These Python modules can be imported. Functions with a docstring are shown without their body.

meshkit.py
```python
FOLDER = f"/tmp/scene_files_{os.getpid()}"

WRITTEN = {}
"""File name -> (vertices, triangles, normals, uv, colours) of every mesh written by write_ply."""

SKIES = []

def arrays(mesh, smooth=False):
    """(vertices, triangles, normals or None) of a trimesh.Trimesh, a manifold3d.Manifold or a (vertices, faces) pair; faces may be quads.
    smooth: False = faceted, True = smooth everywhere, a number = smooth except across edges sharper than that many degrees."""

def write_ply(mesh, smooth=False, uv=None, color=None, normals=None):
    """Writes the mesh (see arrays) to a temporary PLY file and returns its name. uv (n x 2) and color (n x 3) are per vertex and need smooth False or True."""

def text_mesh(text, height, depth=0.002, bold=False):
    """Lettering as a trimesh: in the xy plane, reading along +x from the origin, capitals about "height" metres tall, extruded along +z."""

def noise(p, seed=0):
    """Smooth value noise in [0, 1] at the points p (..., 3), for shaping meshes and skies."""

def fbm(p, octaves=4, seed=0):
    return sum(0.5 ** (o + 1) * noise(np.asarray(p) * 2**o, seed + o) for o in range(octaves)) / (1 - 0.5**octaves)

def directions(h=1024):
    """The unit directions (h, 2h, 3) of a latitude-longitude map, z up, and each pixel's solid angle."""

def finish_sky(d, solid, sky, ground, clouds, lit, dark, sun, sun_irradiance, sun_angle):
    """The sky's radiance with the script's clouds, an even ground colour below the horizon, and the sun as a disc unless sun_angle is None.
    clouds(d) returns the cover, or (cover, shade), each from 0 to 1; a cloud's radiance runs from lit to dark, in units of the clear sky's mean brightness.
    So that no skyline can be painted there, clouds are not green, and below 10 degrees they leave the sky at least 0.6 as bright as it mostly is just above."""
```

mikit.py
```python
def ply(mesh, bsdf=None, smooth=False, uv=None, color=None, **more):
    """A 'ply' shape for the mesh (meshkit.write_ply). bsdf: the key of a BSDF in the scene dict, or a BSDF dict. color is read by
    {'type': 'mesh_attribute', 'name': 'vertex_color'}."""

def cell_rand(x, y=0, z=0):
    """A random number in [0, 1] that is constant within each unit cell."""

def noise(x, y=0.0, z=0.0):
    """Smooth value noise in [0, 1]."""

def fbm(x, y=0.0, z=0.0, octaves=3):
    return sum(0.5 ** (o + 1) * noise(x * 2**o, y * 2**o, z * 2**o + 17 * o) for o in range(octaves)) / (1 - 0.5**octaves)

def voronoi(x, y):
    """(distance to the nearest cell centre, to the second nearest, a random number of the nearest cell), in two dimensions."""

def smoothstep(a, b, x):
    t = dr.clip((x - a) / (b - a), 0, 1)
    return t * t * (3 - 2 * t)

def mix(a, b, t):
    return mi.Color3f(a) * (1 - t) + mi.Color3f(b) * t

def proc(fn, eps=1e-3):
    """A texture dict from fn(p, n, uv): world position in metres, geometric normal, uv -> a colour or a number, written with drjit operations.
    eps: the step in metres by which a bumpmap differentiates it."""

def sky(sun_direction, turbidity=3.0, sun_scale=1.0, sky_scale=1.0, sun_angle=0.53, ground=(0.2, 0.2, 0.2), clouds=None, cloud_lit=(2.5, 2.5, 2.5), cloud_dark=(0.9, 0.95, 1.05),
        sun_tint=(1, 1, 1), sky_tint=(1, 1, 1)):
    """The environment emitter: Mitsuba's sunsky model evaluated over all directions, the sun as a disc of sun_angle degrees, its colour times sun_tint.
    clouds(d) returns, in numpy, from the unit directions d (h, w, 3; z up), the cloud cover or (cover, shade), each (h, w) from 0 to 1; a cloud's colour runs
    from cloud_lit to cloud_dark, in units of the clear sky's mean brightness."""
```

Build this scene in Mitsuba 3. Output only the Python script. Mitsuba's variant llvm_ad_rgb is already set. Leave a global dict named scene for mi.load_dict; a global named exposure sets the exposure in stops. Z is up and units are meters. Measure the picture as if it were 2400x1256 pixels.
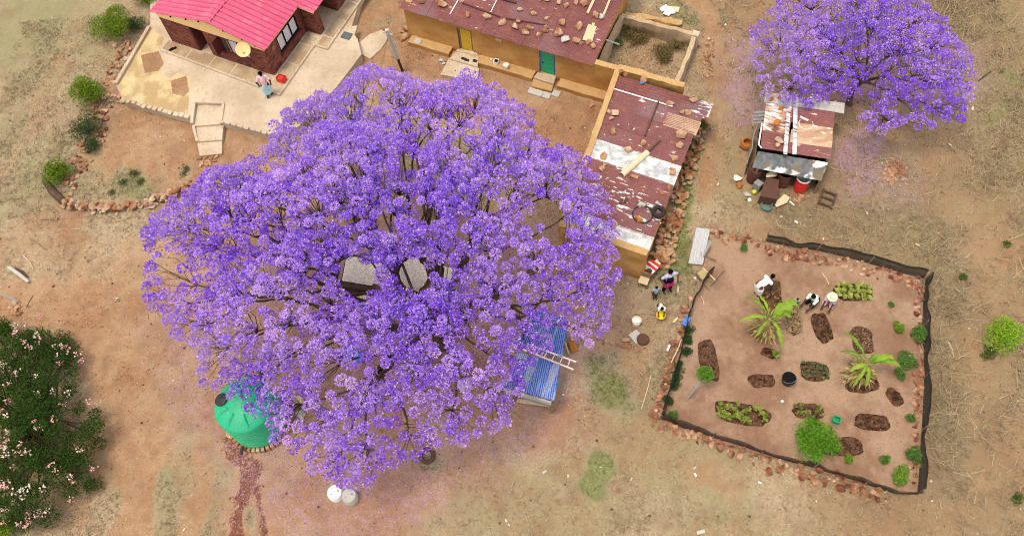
import math, random
import numpy as np, trimesh, shapely
import drjit as dr
import mitsuba as mi
import manifold3d as m3
import mikit, meshkit
from mikit import noise, fbm, smoothstep, mix, cell_rand
from shapely.geometry import Polygon, Point, LineString
from scipy.cluster.vq import kmeans2

T = mi.ScalarTransform4f
scene, labels = {}, {}
# ------------------------------------------------------------------ camera, sky, exposure
HEIGHT, FOCAL, PITCH = 32.5, 2000.0, math.radians(61)          # drone height, focal length in photo pixels, tilt below the horizon
ROLL = math.asin(110 / (FOCAL / math.tan(PITCH)))
_f = np.array([0, math.cos(PITCH), -math.sin(PITCH)])
_r0, _u0 = np.array([1.0, 0, 0]), np.array([0, math.sin(PITCH), math.cos(PITCH)])
_r = math.cos(ROLL) * _r0 - math.sin(ROLL) * _u0
_u = math.sin(ROLL) * _r0 + math.cos(ROLL) * _u0
EYE = np.array([0, 0, HEIGHT])
scene['camera'] = {'type': 'perspective', 'fov': math.degrees(2 * math.atan(1200 / FOCAL)), 'fov_axis': 'x', 'near_clip': 0.1, 'far_clip': 3000.0,
                   'to_world': T().look_at(origin=EYE.tolist(), target=(EYE + _f).tolist(), up=_u.tolist())}
scene['sky'] = mikit.sky([-0.25, -0.1, 1.0], turbidity=3, sun_scale=0.42, sun_angle=16, clouds=lambda d: 1.0, sun_tint=(1.0, 0.97, 0.92))
exposure = 2.1


def W(px, py, z=0.0):
    """The place at height z that the survey photo shows at (px, py): how the plan of the yard was measured."""
    d = _f * FOCAL + (px - 1200) * _r + (628 - py) * _u
    return EYE + d * ((HEIGHT - z) / -d[2])


def WP(pts, z=0.0):
    return [W(p[0], p[1], z) for p in pts]


# ------------------------------------------------------------------ materials
def flat(c, rough=None):
    if rough is None:
        return {'type': 'twosided', 'bsdf': {'type': 'diffuse', 'reflectance': {'type': 'rgb', 'value': list(c)}}}
    return {'type': 'twosided', 'bsdf': {'type': 'principled', 'base_color': {'type': 'rgb', 'value': list(c)}, 'roughness': rough, 'specular': 0.4}}


def procm(fn, rough=None):
    if rough is None:
        return {'type': 'twosided', 'bsdf': {'type': 'diffuse', 'reflectance': mikit.proc(fn)}}
    return {'type': 'twosided', 'bsdf': {'type': 'principled', 'base_color': mikit.proc(fn), 'roughness': rough, 'specular': 0.4}}


def t_ground(p, n, uv):
    # uv.x: bareness (-1 wet, 0 bare red soil, 1 dry grass, 2 green grass), uv.y: how thickly petals lie
    a = fbm(p.x * 0.55, p.y * 0.55, 0, 3)
    b = fbm(p.x * 3.1, p.y * 3.1, 5, 3)
    c = noise(p.x * 13, p.y * 13, 3)
    g = noise(p.x * 27, p.y * 27, 9)
    o = fbm(p.x * 0.28, p.y * 0.28, 41, 3)
    u = uv.x + (a - 0.5) * 0.55 + (b - 0.5) * 0.3 + (c - 0.5) * 0.22 + (g - 0.5) * 0.45
    soil = mix((0.330, 0.188, 0.108), (0.425, 0.275, 0.170), smoothstep(0.25, 0.8, a * 0.6 + b * 0.4))
    straw = mix((0.285, 0.212, 0.140), (0.43, 0.350, 0.240), smoothstep(0.2, 0.8, c * 0.3 + a * 0.4 + g * 0.3))
    straw = mix(straw, (0.285, 0.262, 0.150), smoothstep(0.45, 0.72, o) * 0.75)
    straw = mix(straw, mix((0.155, 0.118, 0.066), (0.315, 0.248, 0.150), c * 0.5 + g * 0.5), smoothstep(8.5, 13.0, p.x) * 0.92)
    green = mix((0.13, 0.155, 0.055), (0.27, 0.28, 0.135), c * 0.5 + g * 0.5)
    col = mix(soil, straw, smoothstep(-0.05, 0.95, u))
    col = mix(col, green, smoothstep(0.95, 1.8, u))
    col = mix(col, (0.185, 0.075, 0.05), smoothstep(-0.1, -0.5, u))
    col = mix(col, (0.21, 0.14, 0.085), smoothstep(0.60, 0.86, noise(p.x * 2.3, p.y * 2.3, 31) * 0.5 + g * 0.5) * 0.65)
    col = col * (0.70 + 0.28 * g + 0.13 * noise(p.x * 60, p.y * 60, 1))
    pet = smoothstep(0.75 - uv.y * 0.5, 0.95 - uv.y * 0.4, noise(p.x * 22, p.y * 22, 40) * 0.75 + b * 0.25)
    col = mix(col, (0.40, 0.24, 0.46), dr.clip(uv.y * 0.09 + pet * 0.45 * smoothstep(0.03, 0.3, uv.y), 0, 0.8))
    return col


def t_garden(p, n, uv):
    a = fbm(p.x * 0.8, p.y * 0.8, 0, 3)
    b = fbm(p.x * 5, p.y * 5, 2, 3)
    g = noise(p.x * 30, p.y * 30, 9)
    col = mix((0.250, 0.148, 0.098), (0.36, 0.243, 0.170), smoothstep(0.3, 0.7, a * 0.7 + b * 0.3))
    col = mix(col, (0.36, 0.29, 0.23), smoothstep(0.55, 0.8, fbm(p.x * 0.35, p.y * 0.35, 7, 2)) * 0.8)
    return col * (0.80 + 0.26 * g)


def t_bed(p, n, uv):
    b = fbm(p.x * 9, p.y * 9, 2, 3)
    g = noise(p.x * 38, p.y * 38, 9)
    col = mix((0.036, 0.018, 0.012), (0.125, 0.062, 0.039), smoothstep(0.2, 0.8, b))
    return mix(col, (0.38, 0.29, 0.17), smoothstep(0.8, 0.95, g) * 0.7)


def t_adobe(p, n, uv):
    a = fbm(p.x * 1.1, p.y * 1.1, p.z * 1.3, 3)
    b = fbm(p.x * 7, p.y * 7, p.z * 5, 3)
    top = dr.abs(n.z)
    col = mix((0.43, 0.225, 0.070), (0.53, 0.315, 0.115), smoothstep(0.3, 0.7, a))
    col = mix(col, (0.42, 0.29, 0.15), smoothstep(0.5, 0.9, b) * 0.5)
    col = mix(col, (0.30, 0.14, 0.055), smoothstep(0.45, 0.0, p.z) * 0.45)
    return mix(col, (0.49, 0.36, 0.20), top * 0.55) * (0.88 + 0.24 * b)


E1, E2 = np.array([math.cos(math.radians(-29)), math.sin(math.radians(-29)), 0]), np.array([math.cos(math.radians(61)), math.sin(math.radians(61)), 0])


def t_brick(p, n, uv):
    s1, s2 = p.x * E1[0] + p.y * E1[1], p.x * E2[0] + p.y * E2[1]
    s = dr.select(dr.abs(n.x * E1[0] + n.y * E1[1]) > 0.7, s2, s1)
    row = dr.floor(p.z / 0.085)
    s = s / 0.23 + 0.5 * (row - 2 * dr.floor(row / 2))
    r = cell_rand(s, row, 4)
    col = mix((0.11, 0.035, 0.028), (0.27, 0.088, 0.06), r)
    col = mix(col, (0.055, 0.03, 0.03), smoothstep(0.86, 0.9, r))
    col = mix(col, (0.42, 0.27, 0.22), smoothstep(0.72, 0.9, fbm(p.x * 2, p.y * 2, p.z * 2, 3)) * 0.5)
    fz, fs = p.z / 0.085 - row, s - dr.floor(s)
    joint = dr.select((fz < 0.14) | (fs < 0.06), 1.0, 0.0)
    return mix(col, (0.22, 0.13, 0.11), joint * 0.75) * (0.8 + 0.4 * noise(p.x * 20, p.y * 20, p.z * 20))


def t_concrete(p, n, uv):
    a = fbm(p.x * 0.75, p.y * 0.75, 0, 3)
    b = fbm(p.x * 5, p.y * 5, p.z * 5, 3)
    col = mix((0.44, 0.345, 0.25), (0.60, 0.51, 0.395), smoothstep(0.25, 0.75, a * 0.6 + b * 0.4))
    col = mix(col, (0.33, 0.22, 0.13), smoothstep(0.60, 0.8, b) * 0.5)
    return col * (0.88 + 0.2 * noise(p.x * 25, p.y * 25, p.z * 25))


def t_panel(p, n, uv):
    a = fbm(p.x * 1.3, p.y * 1.3, 11, 3)
    b = noise(p.x * 14, p.y * 14, 5)
    return mix((0.36, 0.26, 0.165), (0.49, 0.385, 0.265), smoothstep(0.3, 0.7, a)) * (0.88 + 0.2 * b)


def t_sand(p, n, uv):
    a = fbm(p.x * 1.6, p.y * 1.6, 21, 3)
    col = mix((0.44, 0.32, 0.175), (0.60, 0.48, 0.275), smoothstep(0.3, 0.65, a))
    return col * (0.85 + 0.2 * noise(p.x * 24, p.y * 24, 5))


def t_sheet(p, n, uv):
    # uv.x: how much pale zinc shows (0 all maroon paint), uv.y: how far the paint has gone to yellow rust
    a = fbm(p.x * 1.2, p.y * 1.2, 3, 3)
    f = fbm((p.x * E1[0] + p.y * E1[1]) * 3.5, (p.x * E2[0] + p.y * E2[1]) * 13, 1, 3)
    col = mix((0.135, 0.044, 0.048), (0.235, 0.083, 0.082), a)
    col = mix(col, (0.20, 0.125, 0.15), smoothstep(0.5, 0.8, fbm(p.x * 0.7, p.y * 0.7, 8, 2)) * 0.7)
    col = mix(col, (0.27, 0.10, 0.04), smoothstep(0.58, 0.75, f) * 0.55)
    rust = mix((0.34, 0.145, 0.07), (0.56, 0.46, 0.33), fbm(p.x * 2, p.y * 6, 4, 3))
    col = mix(col, rust, smoothstep(1.0 - uv.y, 1.12 - uv.y, f * 0.6 + a * 0.4 + 0.06))
    zinc = mix((0.36, 0.39, 0.42), (0.74, 0.74, 0.73), smoothstep(0.2, 0.75, noise(p.x * 5, p.y * 5, 2) * 0.6 + f * 0.4))
    return mix(col, zinc, smoothstep(1.045 - uv.x, 1.11 - uv.x, f * 0.75 + a * 0.25))


PINK0 = 0.0


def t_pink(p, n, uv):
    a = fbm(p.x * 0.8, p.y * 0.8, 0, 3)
    s = (p.x * E2[0] + p.y * E2[1] - PINK0) / 0.3        # dark stripes in the pans: rib shading painted into the roof colour
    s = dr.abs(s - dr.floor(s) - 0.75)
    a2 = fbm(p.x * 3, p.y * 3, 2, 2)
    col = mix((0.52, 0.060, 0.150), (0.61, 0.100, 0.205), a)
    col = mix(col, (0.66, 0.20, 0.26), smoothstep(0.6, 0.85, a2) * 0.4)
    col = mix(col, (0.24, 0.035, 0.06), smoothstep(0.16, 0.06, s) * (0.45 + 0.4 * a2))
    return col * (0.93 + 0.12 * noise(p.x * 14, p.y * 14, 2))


def t_stone(p, n, uv):
    a = noise(p.x * 1.7, p.y * 1.7, p.z * 1.7)
    b = fbm(p.x * 9, p.y * 9, p.z * 9, 3)
    r = noise(p.x * 3.9, p.y * 3.9, 77)
    col = mix((0.30, 0.14, 0.075), (0.47, 0.30, 0.19), smoothstep(0.2, 0.8, r))
    col = mix(col, (0.54, 0.42, 0.31), smoothstep(0.6, 0.85, a) * 0.8)
    return col * (0.72 + 0.5 * b)


def t_slate(p, n, uv):
    a = fbm(p.x * 1.6, p.y * 2.4, 3, 3)
    b = fbm(p.x * 7, p.y * 7, 1, 2)
    col = mix((0.05, 0.06, 0.07), (0.17, 0.19, 0.21), b)
    col = mix(col, (0.17, 0.12, 0.06), smoothstep(0.6, 0.75, noise(p.x * 2.5, p.y * 2.5, 60)) * 0.7)
    return mix(col, (0.62, 0.63, 0.64), smoothstep(0.52, 0.62, a * 0.75 + b * 0.25))


def t_rubble(p, n, uv):
    r = noise(p.x * 5.3, p.y * 5.3, p.z * 3)
    b = fbm(p.x * 12, p.y * 12, p.z * 12, 2)
    col = mix((0.15, 0.055, 0.035), (0.36, 0.18, 0.115), smoothstep(0.25, 0.7, r))
    col = mix(col, (0.58, 0.42, 0.33), smoothstep(0.68, 0.85, r))
    return col * (0.7 + 0.5 * b)


def t_tank(p, n, uv):
    a = fbm(p.x * 2.2, p.y * 2.2, p.z * 0.7, 3)
    b = noise(p.x * 30, p.y * 30, p.z * 9)
    col = mix((0.004, 0.36, 0.175), (0.015, 0.44, 0.225), a)
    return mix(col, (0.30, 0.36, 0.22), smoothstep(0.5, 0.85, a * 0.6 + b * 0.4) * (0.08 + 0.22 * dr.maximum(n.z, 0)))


def t_wood(p, n, uv):
    f = fbm(p.x * 9, p.y * 9, p.z * 9, 3)
    return mix((0.16, 0.105, 0.065), (0.34, 0.25, 0.17), f)


def t_bark(p, n, uv):
    f = fbm(p.x * 6, p.y * 6, p.z * 2.5, 3)
    return mix((0.040, 0.026, 0.019), (0.15, 0.105, 0.075), f)


def t_blue(p, n, uv):
    f = fbm((p.x * 0.44 + p.y * 0.9) * 0.6, (p.x * 0.9 - p.y * 0.44) * 7, 1, 3)
    a = fbm(p.x * 1.3, p.y * 1.3, 0, 2)
    col = mix((0.025, 0.095, 0.42), (0.085, 0.20, 0.55), a)
    col = mix(col, (0.36, 0.40, 0.50), smoothstep(0.5, 0.66, f) * 0.7)
    return mix(col, (0.62, 0.68, 0.80), smoothstep(0.68, 0.98, uv.y) * (0.25 + 0.5 * a))   # paint worn off the crests


VC = {'type': 'mesh_attribute', 'name': 'vertex_color'}
for name, b in dict(
        ground=procm(t_ground), garden=procm(t_garden), bed=procm(t_bed), adobe=procm(t_adobe), brick=procm(t_brick), concrete=procm(t_concrete), panel=procm(t_panel), sand=procm(t_sand), sheet=procm(t_sheet, 0.55),
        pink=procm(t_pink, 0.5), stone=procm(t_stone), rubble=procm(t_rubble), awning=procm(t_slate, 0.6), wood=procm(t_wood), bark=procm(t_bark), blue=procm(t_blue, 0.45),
        painted={'type': 'twosided', 'bsdf': {'type': 'diffuse', 'reflectance': VC}},
        petal={'type': 'principledthin', 'base_color': VC, 'roughness': 0.7, 'diff_trans': 0.9, 'spec_trans': 0.0, 'eta': 1.2},
        leaf={'type': 'principledthin', 'base_color': VC, 'roughness': 0.55, 'diff_trans': 0.6, 'spec_trans': 0.0, 'eta': 1.3},
        cream=flat((0.76, 0.54, 0.27)), cream_car=flat((0.84, 0.79, 0.60), 0.4), dark=flat((0.012, 0.011, 0.012)), maroon_paint=flat((0.09, 0.016, 0.018), 0.5), white=flat((0.80, 0.79, 0.77)),
        curtain=flat((0.62, 0.60, 0.66)), dish=flat((0.74, 0.54, 0.25), 0.5), yellow_paint=flat((0.56, 0.37, 0.03), 0.55), green_paint=flat((0.008, 0.33, 0.15), 0.45),
        tank=procm(t_tank, 0.5), black=flat((0.02, 0.02, 0.022), 0.5), rubber=flat((0.018, 0.018, 0.019), 0.8), zinc=flat((0.52, 0.54, 0.56), 0.35), red=flat((0.55, 0.02, 0.02), 0.4),
        rust=flat((0.085, 0.033, 0.022), 0.7), grey=flat((0.25, 0.27, 0.28)), palegrey=flat((0.46, 0.46, 0.43)), cloth_red=flat((0.62, 0.05, 0.04)), sack=flat((0.68, 0.56, 0.38)), pot=flat((0.42, 0.16, 0.04)),
        sky_cloth=flat((0.42, 0.68, 0.76)), pink_cloth=flat((0.75, 0.50, 0.58)), magenta=flat((0.62, 0.03, 0.16)), lavender=flat((0.48, 0.46, 0.66)), mint=flat((0.66, 0.78, 0.74)), navy=flat((0.012, 0.013, 0.025)),
        steel_blue=flat((0.27, 0.38, 0.45)), skin=flat((0.075, 0.037, 0.024), 0.6), hair=flat((0.008, 0.007, 0.007)), straw_hat=flat((0.74, 0.66, 0.46)), yellow=flat((0.80, 0.62, 0.02), 0.4), teal=flat((0.10, 0.22, 0.24), 0.5),
        blue_cloth=flat((0.08, 0.24, 0.68)), lime=flat((0.55, 0.62, 0.08), 0.4), slate=flat((0.10, 0.115, 0.13), 0.6), glass=flat((0.02, 0.022, 0.03), 0.1), petal_pink=flat((0.80, 0.44, 0.44)), petal_pale=flat((0.82, 0.66, 0.60)),
        bucket=flat((0.72, 0.66, 0.50), 0.5), pale_wood=flat((0.62, 0.50, 0.32)), grey_wood=flat((0.30, 0.29, 0.28)), board=flat((0.42, 0.35, 0.17)),
        net={'type': 'mask', 'opacity': 0.74, 'bsdf': flat((0.022, 0.022, 0.024))}).items():
    scene['mat_' + name] = b

# ------------------------------------------------------------------ helpers
taken = {}


def num(name):
    taken[name] = taken.get(name, -1) + 1
    return name if taken[name] == 0 else f'{name}_{taken[name]:03d}'


def tag(key, label=None, cat=None, group=None, kind=None):
    d = {k: v for k, v in dict(label=label, category=cat, group=group, kind=kind).items() if v}
    if d:
        labels[key] = d


def thing(name, label, cat, group=None):
    k = num(name)
    tag(k, label, cat, group)
    return k


def put(key, mesh, mat, smooth=False, uv=None, color=None):
    scene[key] = mikit.ply(mesh, 'mat_' + mat, smooth=smooth, uv=uv, color=color)
    return key


def part(parent, name, mesh, mat, smooth=False, label=None, **kw):
    k = num(parent + '__' + name)
    put(k, mesh, mat, smooth, **kw)
    if label:
        tag(k, label)
    return k


def solo(name, mesh, mat, label, cat, group=None, smooth=False):
    return put(thing(name, label, cat, group), mesh, mat, smooth)


def struct(name, mesh, mat, smooth=False, **kw):
    k = num(name)
    put(k, mesh, mat, smooth, **kw)
    labels[k] = {'kind': 'structure'}
    return k


def stuff(name, mesh, mat, label, cat, smooth=False, **kw):
    k = num(name)
    put(k, mesh, mat, smooth, **kw)
    labels[k] = {'label': label, 'category': cat, 'kind': 'stuff'}
    return k


def cat(ms):
    return trimesh.util.concatenate([m for m in ms])


def obox(c, x, y, z, ax=None, up=None):
    """Box of size x, y, z round the centre c; ax: direction of its x axis; up: of its z axis."""
    ax = np.array([1, 0, 0.0]) if ax is None else np.asarray(ax, float) / np.linalg.norm(ax)
    up = np.array([0, 0, 1.0]) if up is None else np.asarray(up, float)
    ay = np.cross(up, ax); ay /= np.linalg.norm(ay)
    az = np.cross(ax, ay)
    m = trimesh.creation.box((x, y, z))
    M = np.eye(4); M[:3, 0], M[:3, 1], M[:3, 2], M[:3, 3] = ax, ay, az, c
    m.apply_transform(M)
    return m


def bar(a, b, w, h=None, up=None):
    a, b = np.asarray(a, float), np.asarray(b, float)
    d = b - a
    if up is None:
        up = [0, 0, 1.0] if abs(d[2]) < 0.9 * np.linalg.norm(d) else [0, 1.0, 0.1]
    return obox((a + b) / 2, np.linalg.norm(d), w, h or w, d, up)


def prism(poly, z0, z1):
    m = trimesh.creation.extrude_polygon(Polygon([(p[0], p[1]) for p in poly]).buffer(0), z1 - z0, engine='earcut')
    m.apply_translation([0, 0, z0])
    return m


def tube(pts, radii, sides=6, caps=True):
    p = np.asarray(pts, float)
    r = np.broadcast_to(radii, (len(p),))
    t = np.gradient(p, axis=0); t /= np.linalg.norm(t, axis=1, keepdims=True) + 1e-9
    ref = np.array([0.31, 0.17, 0.94]) if abs(t[0] @ np.array([0.31, 0.17, 0.94])) < 0.9 else np.array([1.0, 0, 0])
    a = np.cross(t, ref); a /= np.linalg.norm(a, axis=1, keepdims=True) + 1e-9
    b = np.cross(t, a)
    ang = np.arange(sides) * 2 * np.pi / sides
    v = (p[:, None] + r[:, None, None] * (np.cos(ang)[None, :, None] * a[:, None] + np.sin(ang)[None, :, None] * b[:, None])).reshape(-1, 3)
    i, j = np.meshgrid(np.arange(len(p) - 1), np.arange(sides), indexing='ij')
    q = np.stack([i * sides + j, i * sides + (j + 1) % sides, (i + 1) * sides + (j + 1) % sides, (i + 1) * sides + j], -1).reshape(-1, 4)
    f = np.vstack([q[:, [0, 1, 2]], q[:, [0, 2, 3]]])
    if caps:
        n = len(v)
        v = np.vstack([v, p[:1], p[-1:]])
        k = np.arange(sides)
        f = np.vstack([f, np.stack([k, (k + 1) % sides, k * 0 + n], 1), np.stack([k + n - sides, (k + 1) % sides + n - sides, k * 0 + n + 1], 1)])
    return trimesh.Trimesh(v, f, process=False)


def lathe(profile, pos, n=24, axis=(0, 0, 1)):
    m = trimesh.creation.revolve(np.array(profile, float), sections=n)
    if tuple(axis) != (0, 0, 1):
        m.apply_transform(trimesh.geometry.align_vectors([0, 0, 1], axis))
    m.apply_translation(pos)
    return m


def corr(p00, p10, p11, p01, n, amp, rows=1, thick=0.005, rib=False, uv=(0, 0), bend=0.0, seed=0, crest=False):
    """A corrugated sheet; n waves run from p00 to p10, each wave's crest runs from p00 towards p01. Returns (mesh, uv)."""
    p00, p10, p11, p01 = (np.asarray(p, float) for p in (p00, p10, p11, p01))
    nu, nv = n * 6 + 1, rows + 1
    u, v = np.meshgrid(np.linspace(0, 1, nu), np.linspace(0, 1, nv), indexing='ij')
    P = (p00 * ((1 - u) * (1 - v))[..., None] + p10 * (u * (1 - v))[..., None] + p11 * (u * v)[..., None] + p01 * ((1 - u) * v)[..., None])
    nrm = np.cross(p10 - p00, p01 - p00); nrm /= np.linalg.norm(nrm)
    nrm = nrm if nrm[2] >= 0 else -nrm
    w = np.sin(u * n * 2 * np.pi)
    if rib:
        w = np.clip(w * 2.5 - 1.2, -0.6, 1)
    rg = np.random.RandomState(seed)
    wob = bend * (meshkit.noise(np.stack([u * 2.3, v * 2.7, u * 0 + seed * 3.1], -1)) - 0.5)
    top = P + nrm * (amp * w + wob)[..., None]
    V = np.vstack([top.reshape(-1, 3), (top - nrm * thick).reshape(-1, 3)])
    i, j = np.meshgrid(np.arange(nu - 1), np.arange(nv - 1), indexing='ij')
    q = np.stack([i * nv + j, (i + 1) * nv + j, (i + 1) * nv + j + 1, i * nv + j + 1], -1).reshape(-1, 4)
    N = nu * nv
    F = [q, q[:, ::-1] + N]
    ring = [k * nv for k in range(nu)], [k * nv + nv - 1 for k in range(nu)], list(range(nv)), [(nu - 1) * nv + k for k in range(nv)]
    for e in ring:
        e = np.array(e)
        F.append(np.stack([e[:-1], e[1:], e[1:] + N, e[:-1] + N], 1))
    F = np.vstack(F)
    m = trimesh.Trimesh(V, np.vstack([F[:, [0, 1, 2]], F[:, [0, 2, 3]]]), process=False)
    t = np.tile(np.asarray(uv, float), (len(V), 1))
    if crest:
        t[:, 1] = np.tile((.5 + .5 * w).ravel(), 2)
    return m, t


ROCKS = []
for s in range(9):
    rg = np.random.RandomState(100 + s)
    q = rg.normal(size=(15, 3)); q /= np.linalg.norm(q, axis=1, keepdims=True)
    q *= rg.uniform(0.42, 0.56, (15, 1)) * [1, 1, 0.8]
    ROCKS.append(trimesh.convex.convex_hull(q))
ROCK_PLY = [mikit.ply(m) for m in ROCKS]
R = random.Random(7)


def rock(key, pos, size, mat='stone', flatten=0.75, rot=None):
    """A stone of that size lying on pos (its foot sunk a little)."""
    sx, sy, sz = size * R.uniform(0.85, 1.2), size * R.uniform(0.7, 1.05), size * flatten * R.uniform(0.75, 1.1)
    t = T().translate([float(pos[0]), float(pos[1]), float(pos[2] + sz * 0.30)]).rotate([0, 0, 1], R.uniform(0, 360) if rot is None else rot).scale([sx, sy, sz])
    scene[key] = {**R.choice(ROCK_PLY), 'to_world': t, 'bsdf': {'type': 'ref', 'id': 'mat_' + mat}}


def polyline(pts, step):
    pts = np.asarray(pts, float)
    d = np.r_[0, np.cumsum(np.linalg.norm(np.diff(pts, axis=0), axis=1))]
    s = np.arange(0, d[-1] + 1e-6, step)
    return np.stack([np.interp(s, d, pts[:, k]) for k in range(pts.shape[1])], 1)


def stone_row(name, px, label, catg, step=0.22, size=0.24, width=0.35, z=0.0, layers=1, mats=('stone',), zt=None):
    """A dry row of loose stones along a line: one thing, each stone a part."""
    k = thing(name, label, catg)
    pts = polyline(WP(px), step)
    for l in range(layers):
        for p in pts:
            w = width * (1 - 0.35 * l)
            q = p + [R.uniform(-w, w) / 2, R.uniform(-w, w) / 2, z + l * size * 0.5]
            if taken.get(k + '__stone', 0) < 290:
                rock(num(k + '__stone'), q, size * R.choice((0.55, 0.75, 0.9, 1.0, 1.25)), R.choice(mats))
    return k


def quads(P, D, N, L, Wd, fold=0.25):
    """Small folded leaves: at P, pointing along D, facing N; returns vertices (n*4) and triangles."""
    D = D / (np.linalg.norm(D, axis=1, keepdims=True) + 1e-9)
    S = np.cross(D, N); S /= np.linalg.norm(S, axis=1, keepdims=True) + 1e-9
    N = np.cross(S, D)
    L, Wd = np.broadcast_to(L, len(P))[:, None], np.broadcast_to(Wd, len(P))[:, None]
    v = np.stack([P, P + D * L * 0.5 + S * Wd * 0.5 + N * Wd * fold, P + D * L, P + D * L * 0.5 - S * Wd * 0.5 + N * Wd * fold], 1).reshape(-1, 3)
    b = np.arange(len(P))[:, None] * 4
    f = np.concatenate([b + [0, 1, 2], b + [0, 2, 3]], 1).reshape(-1, 3)
    return v, f


def unit(rg, n):
    q = rg.normal(size=(n, 3))
    return q / np.linalg.norm(q, axis=1, keepdims=True)


# ------------------------------------------------------------------ ground
def segdist(X, Y, pts):
    d = np.full(X.shape, 1e9)
    pts = [np.asarray(p)[:2] for p in pts]
    if len(pts) == 1:
        return np.hypot(X - pts[0][0], Y - pts[0][1])
    for a, b in zip(pts[:-1], pts[1:]):
        ab = b - a
        t = np.clip(((X - a[0]) * ab[0] + (Y - a[1]) * ab[1]) / (ab @ ab), 0, 1)
        d = np.minimum(d, np.hypot(X - a[0] - t * ab[0], Y - a[1] - t * ab[1]))
    return d


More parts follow.
